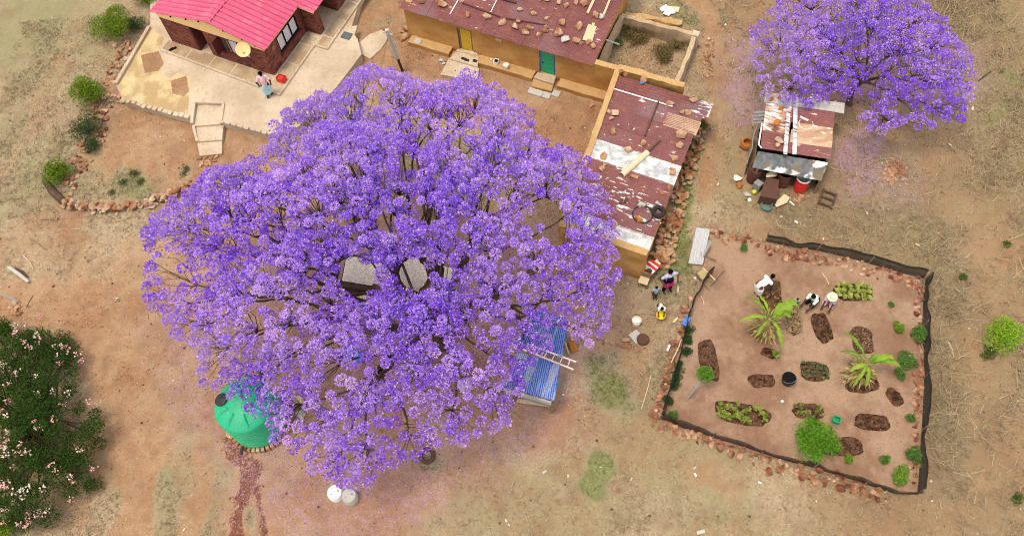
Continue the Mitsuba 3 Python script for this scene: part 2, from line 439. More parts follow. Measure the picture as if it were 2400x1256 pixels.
PXM = 54.0
BARE = [  # (bareness, strength, half width in photo pixels, line)
    (1.25, 0.8, 170, [(60, -40), (110, 200), (60, 420)]), (0.45, 0.7, 34, [(230, -40), (140, 160), (60, 330), (0, 420)]), (0.5, 0.6, 30, [(330, -20), (240, 130), (190, 300)]),
    (0.42, 0.8, 60, [(-40, 600), (100, 520), (300, 560)]), (0.08, 0.95, 120, [(300, 330), (450, 330), (600, 400)]), (1.5, 0.75, 36, [(290, 420), (340, 450)]), (1.5, 0.6, 13, [(434, 400), (440, 425)]),
    (1.5, 0.5, 18, [(200, 440), (270, 458), (330, 462)]), (0.9, 0.8, 45, [(250, 530), (400, 500), (480, 470)]), (0.0, 0.95, 75, [(-60, 720), (160, 720), (270, 830), (330, 960), (310, 1120), (290, 1300)]),
    (0.2, 0.9, 90, [(340, 620), (420, 780), (440, 900)]), (0.05, 0.9, 38, [(450, 1300), (500, 1090), (520, 900)]), (1.45, 0.7, 20, [(385, 1280), (395, 1120)]), (1.4, 0.75, 24, [(490, 1290), (525, 1110), (545, 1080)]),
    (1.4, 0.5, 26, [(230, 1240), (255, 1180)]), (0.05, 0.95, 300, [(640, 620), (900, 760), (1150, 760)]), (0.15, 0.9, 130, [(640, 1150), (900, 1180)]), (0.0, 1.0, 95, [(880, 120), (1100, 215), (1300, 290), (1370, 310)]), (0.0, 1.0, 50, [(850, 40), (930, 10), (960, -40)]),
    (0.6, 0.8, 120, [(1300, 850), (1400, 1000), (1250, 1150)]), (0.15, 0.7, 45, [(1290, 960), (1260, 1010)]), (0.2, 0.8, 60, [(1440, 660), (1350, 640)]), (1.6, 0.55, 45, [(1590, 640), (1560, 700), (1530, 660)]), (1.5, 0.5, 24, [(1480, 690), (1470, 740)]), (0.25, 0.8, 70, [(1420, 740), (1380, 840)]), (2.0, 0.85, 46, [(1430, 890), (1440, 930)]), (2.3, 0.95, 26, [(1408, 1095), (1400, 1140)]),
    (1.6, 0.6, 32, [(1560, 830), (1540, 900)]), (1.7, 0.7, 40, [(1560, 10), (1660, 60)]), (2.0, 0.85, 27, [(1655, 250), (1640, 330), (1600, 480), (1590, 620)]), (0.12, 1.0, 27, [(1600, -30), (1650, 30), (1695, 110), (1692, 220), (1668, 340), (1655, 450)]),
    (0.1, 0.6, 16, [(1655, 80), (1660, 160)]), (0.95, 0.8, 150, [(2240, 40), (2380, 200), (2420, 400)]), (1.7, 0.6, 24, [(2360, 170), (2390, 190)]), (1.6, 0.4, 18, [(2370, 240), (2330, 280)]), (0.5, 0.7, 70, [(1735, 120), (1720, 420)]), (0.55, 0.7, 90, [(2020, 330), (2060, 470)]),
    (0.1, 0.7, 24, [(1745, 370), (1760, 440)]), (0.95, 0.6, 60, [(1850, 500), (2000, 500), (2200, 560)]), (1.0, 0.7, 50, [(2230, 640), (2215, 900), (2220, 1100)]), (1.5, 0.5, 14, [(2225, 735)]), (1.5, 0.5, 16, [(2200, 920), (2190, 1000)]),
    (0.6, 0.8, 60, [(1560, 1040), (1800, 1150), (2050, 1230)]), (0.2, 0.6, 40, [(1640, 1110), (1700, 1130)]), (1.6, 0.5, 12, [(2380, 1170)]), (1.6, 0.5, 10, [(2345, 415)]), (1.0, 0.5, 40, [(1450, 1200), (1550, 1180)]), (0.1, 0.9, 16, [(2095, 395), (2085, 420)]),
    (-0.5, 1, 18, [(537, 1030), (550, 1050), (573, 1085), (577, 1140), (565, 1200), (556, 1262)]), (-0.45, 1, 12, [(590, 1090), (603, 1160), (622, 1250)]), (-0.5, 1, 14, [(590, 1075), (598, 1100)]), (1.5, 0.9, 13, [(583, 1200), (588, 1230)]), (0.0, 0.6, 60, [(250, 860), (290, 900)]), (1.6, 0.8, 20, [(1005, 1080), (1020, 1090)])]
PETALS = [(0.5, 260, [(640, 700), (900, 800), (1150, 760)]), (0.42, 120, [(640, 1080), (800, 1180), (950, 1120)]), (0.35, 120, [(480, 830), (520, 930)]), (0.35, 90, [(1100, 1060), (1230, 960)]), (0.7, 55, [(2030, 320), (2010, 420)]), (0.6, 45, [(1740, 130), (1745, 260)]), (0.5, 160, [(1900, 130), (2150, 150)]), (0.35, 110, [(2060, 420)]), (0.3, 50, [(960, 200), (1100, 260)])]


def bareness(X, Y):
    p = np.stack([X, Y, X * 0], -1)
    jit = (meshkit.fbm(p * 1.1, 3, 3) - 0.5) * 1.5
    u = np.full(X.shape, 0.64) + (meshkit.fbm(p * 0.25, 3, 9) - 0.5) * 0.7
    for val, k, w, line in BARE:
        d = segdist(X, Y, WP(line)) + jit * min(1.0, w / 40)
        w = w / PXM
        u += (val - u) * k * np.clip((w * 1.35 - d) / (w * 0.7), 0, 1)
    v = np.zeros(X.shape)
    for val, w, line in PETALS:
        d = segdist(X, Y, WP(line)) + jit
        w = w / PXM
        v = np.maximum(v, val * np.clip((w * 1.4 - d) / (w * 0.8), 0, 1))
    return u, v


def axis_grid(lo, hi, step):
    out = np.geomspace(1, 400, 12) * 2
    return np.r_[lo - out[::-1], np.arange(lo, hi, step), hi + out]


gx, gy = axis_grid(-30, 30, 0.11), axis_grid(3, 42, 0.11)
GX, GY = np.meshgrid(gx, gy, indexing='ij')
gu, gv = bareness(GX, GY)
gp = np.stack([GX, GY, GX * 0], -1)
GZ = (meshkit.fbm(gp * 1.3, 3) - 0.5) * 0.05 + (meshkit.fbm(gp * 5.3, 2, 4) - 0.5) * 0.035 - 0.01
gv_, gi, gj = np.stack([GX, GY, GZ], -1).reshape(-1, 3), *np.meshgrid(np.arange(len(gx) - 1), np.arange(len(gy) - 1), indexing='ij')
q = np.stack([gi * len(gy) + gj, (gi + 1) * len(gy) + gj, (gi + 1) * len(gy) + gj + 1, gi * len(gy) + gj + 1], -1).reshape(-1, 4)
struct('ground', trimesh.Trimesh(gv_, np.vstack([q[:, [0, 1, 2]], q[:, [0, 2, 3]]]), process=False), 'ground', smooth=True, uv=np.stack([gu.ravel(), gv.ravel()], 1))

# ------------------------------------------------------------------ brick house on its raised yard
A1 = W(403, 96, .65)


def F1(s, t, z):
    return np.array([A1[0], A1[1], 0]) + s * E1 + t * E2 + np.array([0, 0, z])


def wallrun(F, s0, s1, z0, z1, t, thick, holes=(), along='s'):
    """Wall boxes round openings (a, b, za, zb); the outer face lies at t, the body behind it."""
    ms, x = [], s0

    def bx(a, b, za, zb):
        if b - a > 1e-3 and zb - za > 1e-3:
            if along == 's':
                c, ax = F((a + b) / 2, t + thick / 2, (za + zb) / 2), F(1, 0, 0) - F(0, 0, 0)
            else:
                c, ax = F(t - thick / 2, (a + b) / 2, (za + zb) / 2), F(0, 1, 0) - F(0, 0, 0)
            ms.append(obox(c, b - a, thick, zb - za, ax))
    for a, b, za, zb in sorted(holes):
        bx(x, a, z0, z1); bx(a, b, z0, za); bx(a, b, zb, z1); x = b
    bx(x, s1, z0, z1)
    return cat(ms)


struct('patio', prism(WP([(352, -60), (352, 58), (270, 196), (288, 235), (368, 256), (449, 277), (451, 243), (523, 243), (517, 285), (580, 300), (640, 316), (700, 297), (790, 203), (847, 128), (838, 92), (822, 70), (850, -20), (870, -80)], .5), -.3, .5), 'concrete')
# sandy infill on the left of the raised yard
sm = prism(WP([(352, 62), (273, 197), (292, 233), (368, 252), (440, 268), (447, 180), (415, 172), (398, 186), (378, 170), (383, 140), (372, 118), (385, 90)], .504), .498, .504)
struct('sand_patch', sm, 'sand')
dm = prism(WP([(400, 190), (437, 178), (443, 215), (430, 226), (404, 220)], .508), .5, .508)
struct('soil_patch', dm, 'ground', uv=np.tile([[0.12, 0.0]], (len(dm.vertices), 1)))
dm = prism(WP([(330, 130), (372, 120), (384, 150), (372, 166), (340, 172)], .508), .5, .508)
struct('soil_patch', dm, 'ground', uv=np.tile([[0.15, 0.0]], (len(dm.vertices), 1)))
# kerb on the left and coping stones on the retaining edge
k = thing('low_kerb', 'low concrete kerb along the far left edge of the raised yard', 'kerb')
put(k, bar(W(350, 64, .58), W(272, 197, .58), .16, .16), 'concrete')
k = thing('retaining_edge', 'uneven row of pale coping stones on the raised yard wall left of the steps', 'coping')
for p in polyline(WP([(290, 236), (368, 257), (447, 278)], .5), .3):
    part(k, 'stone', obox(p + [R.uniform(-.02, .02), R.uniform(-.04, .04), .035], R.uniform(.2, .28), R.uniform(.18, .27), .08, E1 + [R.uniform(-.1, .1), R.uniform(-.1, .1), 0]), 'concrete')
k = thing('retaining_edge', 'row of pale coping stones on the raised yard wall right of the steps', 'coping')
for p in polyline(WP([(520, 286), (580, 300), (636, 315)], .5), .33):
    part(k, 'stone', obox(p + [R.uniform(-.02, .02), R.uniform(-.03, .03), .02], R.uniform(.24, .31), R.uniform(.12, .2), .05, E1), 'concrete')
k = thing('stone_planter', 'small square stone planter at the left front corner of the raised yard', 'planter')
for a, b in (((262, 203), (300, 212)), ((300, 212), (288, 240)), ((288, 240), (262, 234)), ((262, 234), (262, 203))):
    for p in polyline(WP([a, b]), .2):
        for zz in (0.12, .3, .47):
            rock(num(k + '__stone'), p + [0, 0, zz - .1], .3, 'stone', .7)
part(k, 'soil', prism(WP([(266, 207), (296, 214), (286, 236), (265, 231)]), .0, .45), 'garden')
# steps cut in the front of the raised yard
k = thing('yard_steps', 'three pale concrete steps leading down from the raised yard', 'steps')
part(k, 'landing', prism(WP([(459, 241), (521, 243), (517, 291), (450, 296)], .36), -.1, .36), 'concrete')
part(k, 'tread', prism(WP([(456, 299), (524, 293), (520, 328), (463, 332)], .24), -.1, .24), 'concrete')
part(k, 'tread', prism(WP([(462, 333), (520, 330), (520, 360), (468, 366)], .13), -.1, .13), 'concrete')
part(k, 'side_kerb', bar(W(456, 240, .53), W(450, 290, .46), .13, .14), 'concrete')
part(k, 'side_kerb', bar(W(524, 243, .53), W(518, 286, .5), .12, .12), 'concrete')
part(k, 'side_kerb', bar(W(458, 240, .53), W(523, 242, .53), .1, .1), 'concrete')
part(k, 'side_kerb', bar(W(454, 298, .3), W(463, 333, .2), .12, .16), 'concrete')
for i, (x, y) in enumerate([(467, 372), (474, 383), (482, 370), (489, 379), (496, 371), (503, 378), (493, 386), (507, 368), (484, 387), (470, 388)]):
    solo('brick', obox(W(x, y, .04), .22, .1, .08, [math.cos(i * 1.9), math.sin(i * 1.9), 0]), 'stone', 'loose brown brick on the ground below the bottom yard step', 'brick', 'loose bricks below the steps')

struct('apron', prism([F1(-.27, -.72, 0), F1(7.1, -.97, 0), F1(7.06, 2.5, 0), F1(7.8, 2.5, 0), F1(7.72, 9, 0), F1(5, 9, 0), F1(0, 9, 0), F1(-.27, 9, 0)], .3, .60), 'concrete')
xs = [-.25, 1.3, 2.72, 4.02, 5.5, 6.25]
for a, b in zip(xs[:-1], xs[1:]):
    fa, fb = (-.70 - .034 * (x + .27) for x in (a, b))
    part('apron', 'panel', prism([F1(a + .05, fa + .09, 0), F1(b - .05, fb + .09, 0), F1(b - .05, -.03, 0), F1(a + .05, -.03, 0)], .595, .612), 'panel')
part('apron', 'panel', prism([F1(6.3, -.83, 0), F1(6.97, -.86, 0), F1(6.97, .1, 0), F1(6.3, .1, 0)], .595, .612), 'panel')
for a, b in ((.2, .95), (1.05, 2.3), (2.4, 3.2)):
    part('apron', 'panel', prism([F1(6.3, a, 0), F1(6.97, a, 0), F1(6.97, min(b, 2.45), 0), F1(6.3, b, 0)], .595, .612), 'panel')
for a, b in ((2.6, 3.2), (3.3, 4.5), (4.6, 5.8), (5.9, 7.2)):
    part('apron', 'panel', prism([F1(7.15, a, 0), F1(7.68, a, 0), F1(7.66, b, 0), F1(7.15, b, 0)], .595, .612), 'panel')

k = H1 = thing('brick_house', 'red brick house with a pink ribbed metal roof and cream gable', 'house')
ZF, ZP = .60, 2.32
part(k, 'wall', wallrun(F1, 0, 6.2, ZF, ZP, 0, .2, [(1.72, 2.58, ZF, ZP), (3.4, 5.15, 1.2, ZP)]), 'brick')
part(k, 'wall', wallrun(F1, .2, 3.2, ZF, ZP + .1, 6.2, .2, [(1.0, 2.72, 1.2, 2.2)], 't'), 'brick')
part(k, 'wall', wallrun(F1, .2, 9, ZF, ZP + .1, .2, .2, (), 't'), 'brick')
part(k, 'wall', wallrun(F1, 6.2, 7.0, ZF, ZP, 3.2, .2), 'brick')
part(k, 'wall', wallrun(F1, 3.4, 9, ZF, ZP, 7.0, .2, [(3.62, 5.0, ZF, ZP)], 't'), 'brick')
part(k, 'wall', wallrun(F1, 5.0, 9, ZF, ZP, 5.9, .15, [], 't'), 'brick')
part(k, 'wall', wallrun(F1, 5.9, 6.8, ZF, ZP, 5.0, .15), 'brick')
gp_ = [(-.02, ZP), (6.22, ZP), (6.3, 2.43), (3.15, 3.12), (-.1, 2.5)]
g = trimesh.creation.extrude_polygon(Polygon(gp_), .2, engine='earcut')
M = np.eye(4); M[:3, 0], M[:3, 1], M[:3, 2], M[:3, 3] = E1, [0, 0, 1], -E2, F1(0, .198, 0)
g.apply_transform(M)
part(k, 'gable', g, 'cream')
part(k, 'beam', bar(F1(6.12, .2, ZP + .05), F1(6.12, 8.9, ZP + .05), .22, .14), 'cream')
# ceiling keeps the rooms dark
part(k, 'ceiling', prism([F1(.1, .1, 0), F1(6.1, .1, 0), F1(6.1, 9, 0), F1(.1, 9, 0)], ZP + .02, ZP + .05), 'cream')
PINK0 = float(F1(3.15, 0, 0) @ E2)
rf = num(k + '__roof')
ap, le, re, L = F1(3.15, -.06, 3.2), F1(-.49, -.02, 2.5), F1(6.33, -.06, 2.48), 9 * E2
m, _ = corr(ap, ap + L, re + L, re, 30, .03, 1, rib=True)
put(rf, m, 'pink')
tag(rf, 'pink ribbed metal roof slope facing the long house')
m, _ = corr(le, le + L, ap + L, ap, 30, .03, 1, rib=True)
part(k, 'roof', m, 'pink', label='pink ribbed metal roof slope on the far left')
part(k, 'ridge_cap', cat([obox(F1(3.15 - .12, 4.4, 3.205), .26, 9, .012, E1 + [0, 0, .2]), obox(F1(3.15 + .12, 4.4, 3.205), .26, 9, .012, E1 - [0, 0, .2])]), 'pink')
m, _ = corr(F1(6.28, 3.0, 2.47), F1(6.28, 9, 2.47), F1(7.2, 9, 2.36), F1(7.2, 3.05, 2.36), 26, .02, 1, rib=True)
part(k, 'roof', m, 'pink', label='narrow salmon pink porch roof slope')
part(k, 'fascia', bar(F1(6.28, 3.06, 2.40), F1(7.15, 3.06, 2.31), .04, .1), 'cream')
for s, zz in ((.9, 2.66), (1.9, 2.86), (2.7, 3.0), (4.1, 2.9), (5.1, 2.7), (5.8, 2.55)):
    part(k, 'rafter_end', obox(F1(s, -.03, zz), .06, .08, .05, E1), 'dark')
d = num(k + '__door')
put(d, obox(F1(1.76, .42, 1.45), .05, .8, 1.68, E1), 'maroon_paint')
tag(d, 'dark maroon door standing open inwards')
put(num(d + '__frame'), cat([bar(F1(1.75, .06, ZF), F1(1.75, .06, ZP - .003), .07), bar(F1(2.55, .06, ZF), F1(2.55, .06, ZP - .003), .07), bar(F1(1.79, .06, ZP - .04), F1(2.51, .06, ZP - .04), .07)]), 'maroon_paint')
w = num(k + '__window')
put(w, cat([bar(F1(x, .03, 1.26), F1(x, .03, ZP - .004), .06) for x in (3.43, 4.0, 4.55, 5.12)] + [bar(F1(3.46, .03, z), F1(5.09, .03, z), .055) for z in (1.29, ZP - .04)]), 'maroon_paint')
tag(w, 'front window with maroon frame and one pane open')
wavy = lambda a, b, n: cat([bar(a + (b - a) * (i + .5) / n, a + (b - a) * (i + .5) / n + [0, 0, .98], np.linalg.norm(b - a) / n * .8, .03 + .02 * (i % 2)) for i in range(n)])
put(num(w + '__curtain'), wavy(F1(3.85, .10, 1.3), F1(5.1, .10, 1.3), 9), 'curtain')
put(num(w + '__sash'), obox(F1(3.45, -.22, 1.8), .04, .5, .95, E1), 'maroon_paint')
put(num(w + '__sill'), obox(F1(4.32, -.04, 1.2), 1.8, .12, .1, E1), 'maroon_paint')
w = num(k + '__window')
put(w, cat([bar(F1(6.17, x, 1.21), F1(6.17, x, 2.19), .06, .07) for x in (1.03, 1.58, 2.14, 2.69)] + [bar(F1(6.17, 1.06, z), F1(6.17, 2.66, z), .06) for z in (1.24, 2.16)]), 'dark')
tag(w, 'side window with three pale curtained panes')
for a, b in ((1.06, 1.55), (1.61, 2.11), (2.17, 2.66)):
    put(num(w + '__pane'), obox(F1(6.13, (a + b) / 2, 1.7), b - a, .02, .88, E2), 'curtain')
put(num(w + '__sill'), obox(F1(6.24, 1.86, 1.15), 1.9, .14, .1, E2), 'maroon_paint')
part(k, 'downpipe', tube([F1(6.24, 3.1, .62), F1(6.24, 3.1, 2.3)], .035), 'maroon_paint')
# satellite dish
k = thing('satellite_dish', 'round yellow satellite dish on the front wall of the brick house', 'satellite dish')
prof = [(0.001, 0), (.15, .012), (.28, .045), (.36, .075), (.36, .09), (.28, .06), (.15, .027), (.001, .015)]
ax = np.array([.1, -.62, .78]); ax /= np.linalg.norm(ax)
dp = F1(5.2, -.3, 2.32)
put(k + '__reflector', lathe(prof, dp, 28, ax), 'dish', smooth=40)
put(k + '__arm', cat([tube([dp - ax * .02, F1(5.3, -.02, 2.2)], .025), tube([dp - E1 * .05 + [0, 0, -.3], dp + ax * .35 + [0, 0, -.22]], .012)]), 'grey')
put(k + '__receiver', lathe([(0.001, 0), (.035, 0), (.035, .09), (.001, .09)], dp + ax * .33 + [0, 0, -.24], 10, -ax), 'pot')
solo('shoe', cat([obox(F1(.4, -.4, .645), .26, .1, .07, [1, .5, 0]), obox(F1(.3, -.5, .645), .24, .09, .06, [1, .9, 0])]), 'navy', 'dark pair of shoes at the far left end of the brick house apron', 'shoes')
k = thing('paving_tile', 'dark grey square tile leaning beside the apron of the brick house', 'tile')
put(k, obox(W(812, 84, .55), .5, .42, .04, E1 + [0, 0, .06]), 'slate')
struct('concrete_pad', prism(WP([(836, 108), (868, 82), (896, 72), (912, 90), (893, 118), (868, 140), (848, 130)]), -.05, .06), 'concrete')
struct('concrete_pad', prism(WP([(790, 92), (812, 66), (838, 60), (832, 80), (808, 104)], .504), .45, .52), 'concrete')

# ------------------------------------------------------------------ long mud house, its side wing and walled yard
_a = math.radians(-28)
L1, L2 = np.array([math.cos(_a), math.sin(_a), 0]), np.array([-math.sin(_a), math.cos(_a), 0])
P0 = W(964, 82, .25)


def F2(s, t, z):
    return np.array([P0[0], P0[1], 0]) + s * L1 + t * L2 + np.array([0, 0, z])


def rough(mesh, amp, step=.3):
    v, f = trimesh.remesh.subdivide_to_size(mesh.vertices, mesh.faces, step)
    m = trimesh.Trimesh(v, f); m.merge_vertices()
    p = m.vertices
    m.vertices = p + np.stack([meshkit.noise(p * 1.7, 3) - .5, meshkit.noise(p * 1.7, 5) - .5, meshkit.noise(p * 2.6, 8) - .5], 1) * amp
    return m


k = H2 = thing('mud_house', 'long ochre mud house with a maroon corrugated roof, yellow door and green door', 'house')
HW = 2.0
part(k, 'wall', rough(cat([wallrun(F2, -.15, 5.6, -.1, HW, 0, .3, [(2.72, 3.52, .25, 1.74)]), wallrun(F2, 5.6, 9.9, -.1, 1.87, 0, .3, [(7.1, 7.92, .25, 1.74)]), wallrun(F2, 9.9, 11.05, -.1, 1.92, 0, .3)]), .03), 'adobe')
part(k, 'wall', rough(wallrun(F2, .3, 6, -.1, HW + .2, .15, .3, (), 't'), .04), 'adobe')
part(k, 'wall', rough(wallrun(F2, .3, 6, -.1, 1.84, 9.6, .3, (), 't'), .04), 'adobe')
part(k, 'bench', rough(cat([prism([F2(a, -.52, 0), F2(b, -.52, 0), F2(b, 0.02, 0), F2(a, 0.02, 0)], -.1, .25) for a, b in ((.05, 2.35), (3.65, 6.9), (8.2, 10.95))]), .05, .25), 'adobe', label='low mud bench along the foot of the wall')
part(k, 'air_vent', obox(F2(5.0, -.012, 1.72), .32, .05, .14, L1), 'concrete')
d = num(k + '__door'); tag(d, 'yellow plank door')
put(d, cat([bar(F2(2.8, .1, .26), F2(2.8, .1, 1.72), .08), bar(F2(3.46, .1, .26), F2(3.46, .1, 1.72), .08), bar(F2(2.84, .1, 1.69), F2(3.42, .1, 1.69), .08)]), 'wood')
for i in range(6):
    put(num(d + '__plank'), obox(F2(2.925 + i * .094, .05 + .004 * (i % 2), 0.97), .086, .03, 1.38, L1), 'yellow_paint')
put(num(d + '__panel'), obox(F2(2.86, .09, .95), .06, .02, 1.36, L1), 'dark')
d = num(k + '__door'); tag(d, 'green metal door')
put(d, cat([bar(F2(7.15, .1, .26), F2(7.15, .1, 1.72), .08), bar(F2(7.88, .1, .26), F2(7.88, .1, 1.72), .08), bar(F2(7.19, .1, 1.69), F2(7.84, .1, 1.69), .08)]), 'blue_cloth')
for z in (.44, .79, 1.14, 1.49):
    put(num(d + '__panel'), obox(F2(7.52, .07, z), .64, .03, .335, L1), 'green_paint')
put(num(d + '__handle'), obox(F2(7.27, .04, .95), .04, .06, .1, L1), 'dark')
# roof sheets side by side: eave in front, rising to the back
ze = lambda s: 2.12 - .022 * s
edges = np.linspace(-.3, 9.85, 15)
rg = np.random.RandomState(3)
for a, b in zip(edges[:-1], edges[1:]):
    lift = rg.uniform(0, .012)
    m, uv = corr(F2(a, -.16 + rg.uniform(-.04, .04), ze(a) + lift), F2(b + .04, -.16 + rg.uniform(-.04, .04), ze(b) + lift + .012), F2(b + .04, 6.2, ze(b) + .62 + lift + .012), F2(a, 6.2, ze(a) + .62 + lift), 9, .011, 6, uv=(rg.uniform(.24, .35), rg.choice([.1, .2, .3])), bend=.02, seed=rg.randint(99))
    part(k, 'roof_sheet', m, 'sheet', uv=uv)


def on2(px, py, up=0.0):
    """A place on the long roof."""
    z = 2.2
    for _ in range(8):
        p = W(px, py, z); v = p - P0
        s, t = v @ L1, v @ L2
        z = ze(s) + .62 * (t + .16) / 6.36
    return p + [0, 0, up + .012]


ST2 = [(988, 5, 16), (1034, 3, 16), (1038, 14, 22), (1098, 36, 14), (1142, 41, 16), (1179, 55, 16), (1215, 55, 12), (1208, 66, 17), (1232, 78, 18), (1240, 67, 15), (1262, 84, 15), (1276, 75, 14), (1280, 66, 10), (1219, 25, 13), (1251, 34, 12), (1281, 45, 11), (1319, 57, 17),
       (1308, 80, 20), (1357, 66, 18), (1351, 98, 19), (1379, 102, 13), (1390, 110, 14), (1396, 38, 16), (1350, 8, 15), (1368, 12, 16), (1327, 16, 13), (1311, 6, 17), (1284, 2, 13), (1268, 0, 13), (1363, 105, 9)]
for x, y, d_ in ST2:
    q = on2(x, y); s_, t_ = (q - P0) @ L1, (q - P0) @ L2
    wh = 'front edge' if t_ < .75 else 'middle' if t_ < 2 else 'far side'
    sd_ = 'left third' if s_ < 3.6 else 'centre' if s_ < 6.6 else 'right third'
    rock(thing('stone', f'rough brown stone on the {wh} of the long maroon roof, in its {sd_}', 'stone', f'stones on the long roof, {wh}, {sd_}'), q, d_ / 36, 'stone')
for x, y, d_, lb in ((1327, 97, 20, 'large white stone near the front edge of the long maroon roof'), (1411, 40, 17, 'pale pointed stone by the right edge of the long maroon roof')):
    rock(thing('stone', lb, 'stone'), on2(x, y), d_ / 42, 'palegrey')
for a, b, lb, mt, w_ in (((1083, 9), (1172, 42), 'dark pole lying on the long maroon roof, left of the middle', 'rust', .06), ((1183, 45), (1279, 61), 'dark pole lying on the long maroon roof above the green door side', 'rust', .06), ((1168, -3), (1210, 9), 'thick dark beam lying at the back of the long maroon roof', 'rust', .13),
                         ((1392, 2), (1377, 34), 'pale plank on the maroon roof near its right end', 'pale_wood', .12), ((1430, 0), (1415, 37), 'pale plank along the right edge of the maroon roof', 'pale_wood', .1), ((1076, 0), (1055, 36), 'thin white batten lying down the slope of the maroon roof, left one', 'white', .045), ((1166, 0), (1150, 32), 'thin white batten lying down the slope of the maroon roof, right one', 'white', .04)):
    solo('plank' if 'pl' in lb[4:12] else 'pole', bar(on2(*a, .05), on2(*b, .05), w_, w_ * .6), mt, lb, 'plank' if w_ > .09 else 'pole')
k = thing('broken_plank', 'splintered yellow board on the right end of the long maroon roof', 'board')
for i, (da, db) in enumerate(((0, 0), (5, 3), (9, -4), (13, 5))):
    part(k, 'splinter', bar(on2(1382 + da, 60 + db * .8, .05), on2(1368 + da * 1.25, 97 + i * 1.5, .05), .13, .025), 'pale_wood')
solo('pole', tube([F2(9.5, 1.6, 1.95), F2(10.6, 1.55, 1.9)], .04), 'grey', 'grey pole sticking out of the right end of the maroon roof', 'pole')
# door steps
k = thing('door_steps', 'wide pale concrete steps in front of the yellow door', 'steps')
part(k, 'step', prism(WP([(1073, 115), (1117, 122), (1119, 130), (1069, 120)], .3), -.1, .3), 'concrete')
part(k, 'step', prism(WP([(1071, 117), (1120, 130), (1120, 157), (1054, 138)], .25), -.1, .25), 'concrete')
part(k, 'step', prism(WP([(1051, 139), (1123, 160), (1118, 190), (1032, 175)], .14), -.1, .14), 'concrete')
k = thing('door_steps', 'narrow mud steps in front of the green door', 'steps')
part(k, 'step', prism(WP([(1260, 170), (1304, 177), (1297, 197), (1250, 182)], .27), -.1, .27), 'concrete')
part(k, 'step', prism(WP([(1250, 184), (1297, 198), (1293, 214), (1245, 202)], .16), -.1, .16), 'adobe')
for i, (x, y) in enumerate(((1247, 214), (1263, 219), (1281, 224), (1303, 220))):
    solo('paving_slab', obox(W(x, y, .03), .38, .36, .06, L1 + [0, R.uniform(-.1, .1), 0]), 'palegrey', 'grey square paving slab laid in front of the green door steps', 'paving slab', 'paving slabs below the green door')
solo('paving_slab', obox(W(979, 97, .27), .36, .34, .04, L1), 'palegrey', 'grey square slab lying on the left end of the mud bench', 'paving slab')
solo('shoe', cat([obox(W(1087, 138, .29), .26, .1, .07, L1), obox(W(1093, 141, .29), .26, .1, .07, L1)]), 'black', 'pair of black shoes on the yellow door step', 'shoes')
solo('shoe', obox(W(1113, 143, .29), .2, .12, .08, L1), 'black', 'single black shoe at the right edge of the yellow door step', 'shoe')
k = thing('radio', 'small white box with a dark top on the mud bench', 'radio')
part(k, 'case', obox(W(1163, 145, .34), .24, .26, .18, L1), 'white'); part(k, 'top', obox(W(1163, 143, .44), .17, .17, .03, L1), 'navy')
solo('ball', trimesh.creation.icosphere(2, .055).apply_translation(W(1151, 140, .30)), 'white', 'small white ball on the mud bench left of the radio', 'ball')


def bucket(name, label, pos, r, h, mt, inner='dark', handle=True, top=None):
    k = thing(name, label, 'bucket')
    put(k + '__body', lathe([(.001, 0), (r * .8, 0), (r, h), (r * 1.07, h), (r * 1.07, h - .03), (r * .97, h - .02), (r * .77, .03), (.001, .03)], pos, 22), mt, smooth=40)
    if top:
        put(k + '__contents', lathe([(.001, h * .75), (r * .9, h * .75), (r * .9, h * .7), (.001, h * .7)], pos, 16), top)
    if handle:
        a = np.linspace(0, np.pi, 9)
        put(k + '__handle', tube([np.array(pos) + [r * 1.06 * math.cos(x), -r * .75 * math.sin(x), h - .03 + .03 * math.sin(x)] for x in a], .008, 5), 'grey')
    return k


bucket('bucket', 'white plastic bucket on the mud bench right of the radio', W(1186, 160, .25), .14, .26, 'white', top='white')
for (x, y, s) in ((1036, 144, .3), (1041, 151, .24)):
    rock(thing('stone', 'grey stone beside the pale steps of the yellow door', 'stone', 'grey stones by the yellow door steps'), W(x, y), s, 'palegrey')
solo('brick', obox(W(1387, 248, .05), .26, .12, .1, [1, .6, 0]), 'stone', 'single brown brick in the corner between the mud house and its wing', 'brick')
for (x, y) in ((948, 66), (956, 78), (946, 84), (962, 62)):
    rock(thing('stone', 'brown stone heaped at the left corner of the mud house', 'stone', 'stones at the mud house corner'), W(x - 4, y + 8), .45, 'stone')

# wing
k = WG = thing('wing_building', 'low mud building with a patched maroon and white corrugated roof weighed down by stones', 'shed')
zl, zr = 2.02, 1.9
LW = lambda t: 11.0 - t * .075


def wallq(a, b, z0, z1a, z1b, th):
    d_ = (b - a) / np.linalg.norm(b - a); n_ = np.array([-d_[1], d_[0], 0]) * th / 2
    v = [a - n_, a + n_, b + n_, b - n_]
    V = np.array([[p[0], p[1], z0] for p in v] + [[p[0], p[1], z] for p, z in zip(v, (z1a, z1a, z1b, z1b))])
    return trimesh.Trimesh(V, [[0, 1, 2], [0, 2, 3], [4, 6, 5], [4, 7, 6], [0, 4, 5], [0, 5, 1], [1, 5, 6], [1, 6, 2], [2, 6, 7], [2, 7, 3], [3, 7, 4], [3, 4, 0]])


